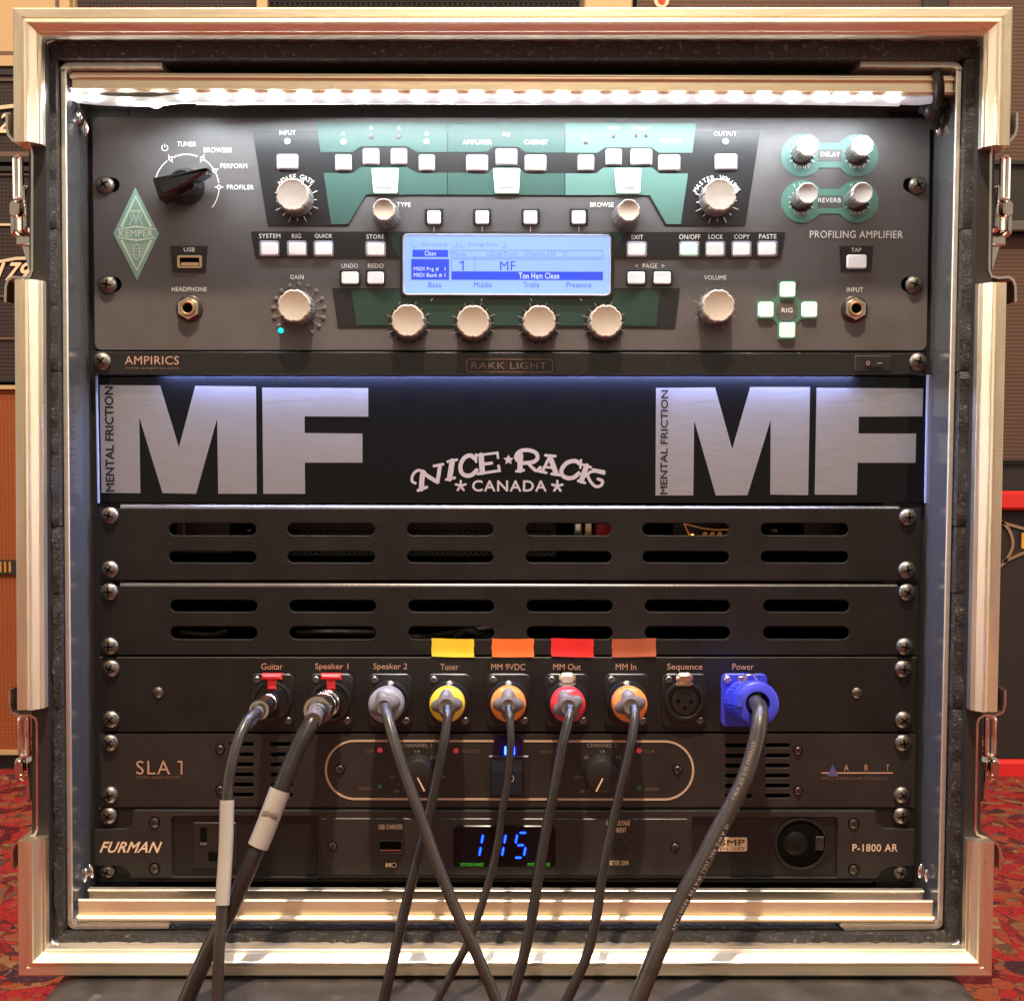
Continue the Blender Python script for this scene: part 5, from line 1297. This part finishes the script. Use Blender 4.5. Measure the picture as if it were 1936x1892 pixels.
for tx, x0_, x1_ in (('A', 1595.5, 1604.5), ('R', 1634.5, 1642), ('T', 1675.5, 1681)): word(tx, x0_, 1445, x1_, 1457, R7, COPPER, z=.0004, bold=-.01)
link(MB().stroke(pp([(1553, 1460.5), (1688, 1460.5)]), 2.6 * S(), .0002, .0001), 'logo_line', COPPER, R7, smooth=None)
field([(1574.5, 1445), (1585, 1467), (1564, 1467)], .0003, .0006, mat('dusk_blue_print', (.09, .08, .24), .4), R7, 'logo_triangle')
word('APPLIED RESEARCH AND TECHNOLOGY', 1553, 1468.5, 1680, 1473.5, R7, COPPERD, z=.0004, bold=0)

# ================================================================== 8. POWER CONDITIONER (1U)
R8 = thing('power_conditioner', 'graphite one unit power conditioner with a blue lit voltage display', 'power conditioner', (0, P(960, 1668)[1], -.01))
panel([(186, 1528), (1732, 1528), (1728, 1668), (188, 1668)], -.004, -.0012, FURD, R8)
link(MB().box(-.21, .21, P(0, 1664)[1], P(0, 1532)[1], -.22, -.0041), 'chassis', BLACKPL, R8)
out = [(254, 1529), (1654, 1530), (1656, 1552), (1668, 1563), (1729, 1565), (1726, 1634), (1676, 1636), (1660, 1650), (1657, 1659), (250, 1658), (243, 1642), (232, 1634), (180, 1634), (180, 1566), (240, 1564), (250, 1556)]
op = [rrp(326, 1539, 604, 1655, 8), rrp(1308, 1541, 1580, 1656, 6)]
link(plate(roundc(ccw(pp(out)), .0012, 3), op, -.0010, .0022, .0006), 'face_panel', FURP, R8)
for q in op: link(MB().prism(q, -.0012, -.0002), 'inset_panel', FURD, R8)
a, b = P(254, 1666, 0), P(1650, 1661, 0); link(MB().box(a[0], b[0], a[1], b[1], -.001, .0012, .0006), 'bottom_ridge', FURP, R8)
# raised middle facia
link(MB().prism(rrp(606, 1546, 1304, 1655, 8, .003), .0022, .0032, .0005), 'centre_facia', FURP, R8)
for px, py, r_ in ((204, 1543, 17), (1706, 1543, 17), (202, 1649, 16), (1704, 1650, 16)): rack_screw(px, py, R8, -.001 if py > 1600 else 0, r_)
for px, py in ((292, 1554), (292, 1641), (1613.7, 1556), (1614, 1643)): flat_screw(px, py, R8, .0023, 9)
for px, py in ((629, 1598), (1276, 1600)): flat_screw(px, py, R8, .0033, 7)
word('FURMAN', 188.5, 1591, 306.5, 1611, R8, CREAMP, z=.0025, bold=.045, shear=.42, space=1.04)
word('P-1800 AR', 1611.6, 1595, 1697, 1609, R8, CREAMP, z=.0025, bold=.02)
oc = link(MB().prism(rrp(363, 1554, 448, 1641, 4, .001), -.0002, .0012, .0004), 'power_outlet', BLACKPL, R8)
for b_ in ((378.5, 1563.5, 391, 1596), (394, 1610, 415, 1627), (420, 1564, 430, 1594)):
    link(MB().prism(rrp(*b_, 2, .0013), .0012, .0014), 'outlet_slot', HOLE, oc)
link(MB().prism(rrp(378.5, 1592, 391, 1597, 1, .0015), .0014, .0016), 'slot_contact', BOOT, oc)
word('USB CHARGER', 716, 1558, 761, 1566.8, R8, CREAMP, z=.0034, bold=.02)
us = link(plate(rrp(714, 1585, 764, 1612, 5, .003), [rrp(719, 1589, 758, 1605, 2, .003)], .0030, .0042, .0004), 'usb_port', BLACKPL, R8)
link(MB().prism(rrp(719, 1589, 758, 1605, 2, .0034), .0032, .0034), 'port_opening', HOLE, us)
link(MB().stroke(pp([(719, 1606.5), (758, 1606.5)], .0042), .0005, .0042, .0002), 'port_edge', GOLDISH, us)
mb = MB()
for x_ in (729, 735): mb.prism(rrp(x_, 1631, x_ + 4.5, 1638.5, 1, .0034), .0032, .0034)
mb.stroke(rrp(741, 1631, 749, 1638.5, 2, .0034), .0003, .0033, .0001, True); link(mb, 'charge_symbol', CREAMP, R8, smooth=None)
dp = link(MB().prism(rrp(857, 1560, 1050, 1638, 5, .004), .0030, .0042, .0006), 'voltage_display', mat('display_window', (.004, .004, .006), .22, spec=.25), R8)
def seg(mb, segs, x0_, w=26, y0_=1573.5, y1_=1620.5, t=5.2, z=.0045):
    """seven segment digit, slanted to the right"""
    ym = (y0_ + y1_) / 2; sl = 8.5
    def q(x_, y_): return (x_ + (y1_ - y_) / (y1_ - y0_) * sl, y_)
    L_ = {'a': (q(x0_, y0_), q(x0_ + w, y0_)), 'g': (q(x0_, ym), q(x0_ + w, ym)), 'd': (q(x0_, y1_), q(x0_ + w, y1_)),
          'f': (q(x0_, y0_), q(x0_, ym)), 'e': (q(x0_, ym), q(x0_, y1_)), 'b': (q(x0_ + w, y0_), q(x0_ + w, ym)), 'c': (q(x0_ + w, ym), q(x0_ + w, y1_))}
    for c_ in segs:
        a_, b_ = Vector(L_[c_][0]), Vector(L_[c_][1]); d_ = (b_ - a_).normalized() * 3.6
        p_ = pp([a_ + d_, a_ + d_ * 1.6, b_ - d_ * 1.6, b_ - d_], z); mb.stroke(p_, [t * .35 * S(), t * S(), t * S(), t * .35 * S()], z, .0002)
for sgs, x0_ in (('bc', 905.5 - 26), ('bc', 948.5 - 26), ('afgcd', 970)):
    mb = MB(); seg(mb, sgs, x0_, w=20 if 'a' in sgs else 26); 
    link(mb, 'display_digit', DIGIT, dp, smooth=None)
    mb = MB(); seg(mb, sgs, x0_, w=20 if 'a' in sgs else 26, t=2.2, z=.0048); link(mb, 'digit_glow', DIGIT2, dp, smooth=None)
word('VOLTAGE RANGE', 870.5, 1630.5, 914, 1636.5, dp, GREENW, z=.0045, bold=.02); word('PROTECTION OK', 997.6, 1630.5, 1040, 1636.5, dp, GREENW, z=.0045, bold=.02)
word('LINE VOLTAGE', 1147, 1551, 1191, 1559.5, R8, CREAMP, z=.0034, bold=.02); word('CURRENT', 1153, 1564, 1184, 1573, R8, CREAMP, z=.0034, bold=.02)
word('METER DIM', 1149, 1626.5, 1188, 1635, R8, CREAMP, z=.0034, bold=.02)
x, y = P(1174, 1601, .004); link(MB().lathe(x, y, [(15 * S(), .0031), (14 * S(), .0031), (14 * S(), .0048), (12.5 * S(), .0052)], 28, cap0=False), 'meter_button', BLACKPL, R8)
bd = link(MB().prism(rrp(1357, 1583, 1412.5, 1609, 3, .0006), -.0002, .0004, 0), 'badge', CREAMP, R8)
word('SMP', 1361, 1586.5, 1408, 1597.5, bd, mat('brown_print', (.06, .035, .02), .5), z=.0006, bold=.05, space=1.0); word('EVS - LIFT', 1361, 1601, 1408, 1606.5, bd, MATS['brown_print'], z=.0006, bold=.02)
x, y = P(1514, 1594, 0); r = 49 * S()
ld = link(plate(circ(x, y, r * 1.06, 44), [circ(x, y, r * .94, 44)], -.0002, .0014, .0004), 'lamp_opening', FURD, R8)
link(MB().lathe(x, y, [(r * .95, .0), (r * .9, .0004)], 40), 'lamp_well', HOLE, ld)
link(MB().sph((x - .003, y, -.001), .0085, 24, 12, (1, 1, .3)), 'lamp_lens', mat('smoked_lens', (.004, .0035, .0035), .45, spec=.3), ld)
link(MB().box(x + .0085, x + .0135, y - .004, y + .0045, .0004, .0012, .0003), 'lamp_tab', FURP, ld)

# ================================================================== 9. PLUGS AND CABLES
SLV = {}
def cable(label, path, rad, m, name='cable', sleeve=None, group='cables plugged into the patch panel', org=None):
    """path: (px, py, z); a top level cable with its plug built by the caller"""
    pts = [P3(a, b, z) for a, b, z in path]
    t = thing(name, label, 'cable', pts[-1], group)
    sp = spline(pts, 7)
    n = len(sp)
    rads = [rad[0] + (rad[1] - rad[0]) * i / (n - 1) for i in range(n)] if isinstance(rad, tuple) else rad
    link(MB().tube(sp, rads, 18), 'cable_jacket', m, t)
    return t, sp
def along(sp, f0, f1):
    n = len(sp) - 1; return sp[int(f0 * n):int(f1 * n) + 1]
def plug_round(t, px, py, ring, bx, by, boot_r=15, r=34, lobe=0):
    """round connector shell with a coloured ring and a four lobed grey boot; its axis runs out from the panel"""
    b0 = Vector(P3(bx, by, .004)); f0 = Vector(P3(px, py, .036)); d = f0 - b0; L = d.length; s = S(.036); R_ = r * s
    M_ = aim(b0, d)
    mb = MB().lathe(0, 0, [(R_ * .80, 0), (R_ * .86, L * .25), (R_ * .98, L * .45), (R_, L * .62), (R_ * .99, L * .70)], 44, cap1=False).xf(M_)
    body = link(mb, 'plug_body', GRING, t)
    mb = MB().lathe(0, 0, [(R_ * 1.0, L * .66), (R_ * 1.0, L * .94), (R_ * .93, L * 1.02), (R_ * .80, L * 1.06), (R_ * .55, L * 1.09), (R_ * .2, L * 1.09)], 48, cap0=False).xf(M_)
    link(mb, 'colour_ring', ring, body)
    # lobed boot
    lob = []
    for k in range(64):
        a = 2 * pi * k / 64; rr__ = R_ * (.62 + .27 * (.5 + .5 * cos(4 * (a - radians(lobe)))) ** .9)
        lob.append((rr__ * cos(a), rr__ * sin(a)))
    mb = MB(); v = []; f = []; n = 64
    lv = [(1.0, L * 1.02), (1.0, L * 1.085), (.93, L * 1.12), (.0, L * 1.19)]
    for sc_, z_ in lv[:3]: v += [(x_ * sc_, y_ * sc_, z_ - .16 * max(0, hypot(x_, y_) - R_ * .55)) for x_, y_ in lob]
    rb = boot_r * s
    for z_, q_ in ((L * 1.16, 1.35), (L * 1.30, 1.12), (L * 1.38, 1.0), (L * 1.36, .7)): v += [(rb * q_ * cos(2 * pi * k / n), rb * q_ * sin(2 * pi * k / n), z_) for k in range(n)]
    for l in range(6):
        for k in range(n):
            j = (k + 1) % n; f.append((l * n + k, l * n + j, (l + 1) * n + j, (l + 1) * n + k))
    f.append(tuple(6 * n + k for k in range(n)))
    link(mb.add(v, f).xf(M_), 'plug_boot', BOOT, body)
    return body
def plug_jack(t, px, py, bx, by, r, ex, ey, m=NICKEL):
    b0 = Vector(P3(bx, by, .003)); f0 = Vector(P3(px, py, .040)); d = f0 - b0; L = d.length; s = S(.035); R_ = r * s
    M_ = aim(b0, d)
    mb = MB().lathe(0, 0, [(R_ * .80, 0), (R_ * .80, L * .22), (R_ * .92, L * .24), (R_ * .92, L * .34), (R_ * .82, L * .36), (R_ * .82, L * .52), (R_ * .94, L * .54), (R_ * .94, L * .62), (R_ * .86, L * .64),
                           (R_ * .88, L * .82), (R_ * 1.0, L * .85), (R_ * 1.0, L * .97), (R_ * .92, L * 1.02), (R_ * .70, L * 1.02), (R_ * .66, L * .96)], 40, cap1=True).xf(M_)
    body = link(mb, 'plug_body', m, t)
    for z0_, z1_, rr__ in ((.37, .51, .835), (.65, .80, .90), (.04, .20, .815)):
        mb = MB().lathe(0, 0, [(R_ * rr__, L * z0_), (R_ * rr__, L * z1_)], 40, cap0=False, cap1=False).xf(M_); link(mb, 'black_band', BLACKPL, body)
    e0 = Vector(P3(ex, ey, .056))
    sp = spline([f0 - d.normalized() * .006, f0 + (e0 - f0) * .45 + d.normalized() * .002, e0], 6); nn = len(sp)
    link(MB().tube(sp, [R_ * (.62 - .06 * i / nn) for i in range(nn)], 20), 'strain_relief', BOOT, body)
    return body
# guitar cable
t, sp = cable('thin dark cable from the Guitar socket with a long white sleeve', [(486, 1345, .046), (467, 1364, .056), (450, 1400, .064), (437, 1450, .069), (430, 1500, .072), (427, 1600, .078), (420, 1710, .086), (414, 1800, .092), (411, 1900, .096), (410, 1960, .097)], (.0030, .0030), CABLEG)
plug_jack(t, 490, 1342, 514, 1323, 20, 464, 1372, NICKEL)
sl = [q for q in sp if P(0, 1500, q.z)[1] + .0 >= q.y >= P(0, 1718, q.z)[1]]
link(MB().tube(sl, .0038, 20, caps=False), 'white_sleeve', SLEEVE, t)
# speaker 1
t, sp = cable('thick dark cable from the Speaker 1 socket with a short white sleeve', [(603, 1345, .044), (588, 1368, .054), (560, 1420, .060), (530, 1492, .066), (500, 1570, .070), (470, 1640, .074), (430, 1728, .078), (390, 1805, .082), (352, 1892, .086), (330, 1950, .087)], (.0046, .0044), CABLE)
plug_jack(t, 600, 1342, 626, 1323, 28, 592, 1362, NICKEL)
sl = [q for q in sp if P(0, 1482, q.z)[1] >= q.y >= P(0, 1606, q.z)[1]]
link(MB().tube(sl, .0056, 22, caps=False), 'white_sleeve', SLEEVE, t)
mid = min(sl, key=lambda q: abs(q.y - P(0, 1532, q.z)[1]))
mb = MB().sph((mid.x, mid.y, mid.z + .0037), .0040, 18, 12, (1.1, .95, .50)); link(mb, 'grey_mark', mat('grey_mark', (.17, .14, .12), .4), t)
# round connectors
for (lb, ring, px, py, bx, path, r0, r1, br, cm) in (
    ('dark cable with a grey plug in the Speaker 2 socket, crossing to the right', GRING, 729, 1333, 737,
     [(729, 1337, .052), (733, 1356, .060), (745, 1400, .068), (765, 1462, .074), (792, 1535, .080), (822, 1620, .086), (860, 1715, .093), (900, 1800, .098), (940, 1895, .102), (965, 1960, .103)], .0031, .0030, 13, CABLEG),
    ('thin cable with a yellow ringed plug in the Tuner socket', YRING, 845, 1332, 849,
     [(846, 1338, .048), (846, 1358, .054), (838, 1410, .060), (824, 1480, .064), (806, 1560, .068), (788, 1628, .071), (770, 1700, .074), (750, 1785, .078), (725, 1895, .082), (712, 1960, .083)], .0026, .0029, 14, CABLE),
    ('thinnest cable with an orange ringed plug in the MM 9VDC socket', ORING, 961, 1331, 961,
     [(961, 1337, .048), (964, 1358, .054), (966, 1395, .058), (964, 1430, .060), (959, 1480, .062), (950, 1530, .064), (940, 1600, .067), (920, 1680, .071), (890, 1770, .077), (858, 1832, .081), (825, 1895, .084), (800, 1955, .085)], .0021, .0022, 12, CABLE),
    ('dark cable with a red ringed plug in the MM Out socket', RRING, 1074, 1333, 1072,
     [(1078, 1339, .048), (1076, 1358, .054), (1064, 1405, .060), (1050, 1480, .065), (1034, 1560, .069), (1020, 1640, .073), (1008, 1720, .078), (992, 1800, .083), (965, 1895, .088), (950, 1960, .089)], .0028, .0029, 14, CABLE),
    ('dark cable with an orange ringed plug in the MM In socket', ORING, 1191, 1332, 1185,
     [(1199, 1338, .048), (1200, 1358, .054), (1193, 1405, .060), (1176, 1480, .065), (1157, 1560, .069), (1139, 1650, .074), (1128, 1730, .079), (1108, 1810, .084), (1070, 1895, .089), (1048, 1955, .090)], .0026, .0027, 14, CABLE)):
    t, sp = cable(lb, path, (r0, r1), cm)
    plug_round(t, px, py, ring, bx, 1324, br, lobe={729: 20, 845: 5, 961: 0, 1074: 25, 1191: 15}[px])
# power cable
PTH = [(1428, 1328, .040), (1436, 1338, .056), (1437, 1362, .066), (1428, 1410, .072), (1405, 1480, .078), (1362, 1562, .084), (1320, 1642, .090), (1276, 1722, .096), (1240, 1805, .102), (1204, 1895, .107), (1180, 1960, .108)]
t, sp = cable('thick printed power cable with a blue plug in the Power socket', PTH, (.0043, .0046), CABLEG)
b0 = Vector(P3(1406, 1324, .002)); f0 = Vector(P3(1432, 1330, .040)); d = f0 - b0; L = d.length; M_ = aim(b0, d); s = S(.03)
mb = MB().lathe(0, 0, [(37 * s, 0), (37 * s, L * .35), (36.5 * s, L * .55), (40 * s, L * .60), (42 * s, L * .68), (42 * s, L * .96), (40 * s, L * 1.02), (36 * s, L * 1.04), (23 * s, L * 1.04), (22 * s, L * 1.0), (21 * s, L * .8)], 56, cap1=True).xf(M_)
pb = link(mb, 'plug_body', BLUEPL, t)
link(MB().lathe(0, 0, [(20.8 * s, L * .80), (20.8 * s, L * .82)], 30).xf(M_), 'plug_bore', HOLE, pb)
for k in range(3):
    a = radians(90 + 120 * k + 20); link(MB().box(-5 * s, 5 * s, 10 * s, 20 * s, L * .8, L * .98).xf(M_ @ Matrix.Rotation(a, 4, 'Z')), 'clamp_finger', BLACKPL, pb)
wing = MB().prism([(-44 * s, L * .50), (-36 * s, L * .50), (-30 * s, L * 1.10), (-40 * s, L * 1.10)], -12 * s, 12 * s, .0008)
wing.xf(Matrix(((1, 0, 0, 0), (0, 0, -1, 0), (0, 1, 0, 0), (0, 0, 0, 1)))).xf(M_ @ Matrix.Rotation(radians(-8), 4, 'Z'))
link(wing, 'grip_wing', BLUEPL, pb)
kn_ = MB()
for k in range(11):
    a = radians(120 + k * 13); x_, y_ = 37.6 * s * cos(a), 37.6 * s * sin(a)
    kn_.tube([(x_, y_, L * .12), (x_, y_, L * .50)], .0006, 6)
link(kn_.xf(M_), 'grip_ribs', BLUEPL, pb)
# printed text on the power cable
def cable_text(txt, sp, f_start, hgt, t, m, offx, rad, rev=False):
    mb = MB(); dist = [0]
    for i in range(1, len(sp)): dist.append(dist[-1] + (sp[i] - sp[i - 1]).length)
    tot = dist[-1]; pos = f_start * tot
    for ch in txt:
        if ch == ' ': pos += hgt * .6; continue
        i = max(k for k in range(len(dist) - 1) if dist[k] <= pos); u_ = (pos - dist[i]) / (dist[i + 1] - dist[i])
        c_ = sp[i].lerp(sp[i + 1], u_); tn = (sp[i + 1] - sp[i]).normalized()
        vw = (Vector((CX, CY, CZ)) - c_).normalized(); sd = tn.cross(vw).normalized(); nr = sd.cross(tn).normalized()
        off = offx * rad; up_ = (nr * math.sqrt(max(0, 1 - offx ** 2)) + sd * offx).normalized()
        base = c_ + up_ * (rad + .00012); acr = tn.cross(up_).normalized() if True else sd
        v, f = glyphs(ch, .01, 1.0); mx0 = min(q[0] for q in v); mx1 = max(q[0] for q in v); sc = hgt / .72
        mb.add([tuple(base + tn * ((x_ - mx0) * sc) + (-acr) * ((y_ * sc - hgt / 2))) for x_, y_ in v], [tuple(q) for q in f])
        pos += (mx1 - mx0) * sc + hgt * .28
    return link(mb, 'printed_text', m, t, smooth=None)
cable_text('12 AWG 90C (UL) WATER RESISTANT', sp, .42, .0021, t, mat('grey_ink', (.50, .48, .50), .5), -.62, .0045)
cable_text('E77010123 12/3 SJT VW-1', sp, .20, .0018, t, mat('tan_ink', (.40, .28, .2), .5), .25, .0045)
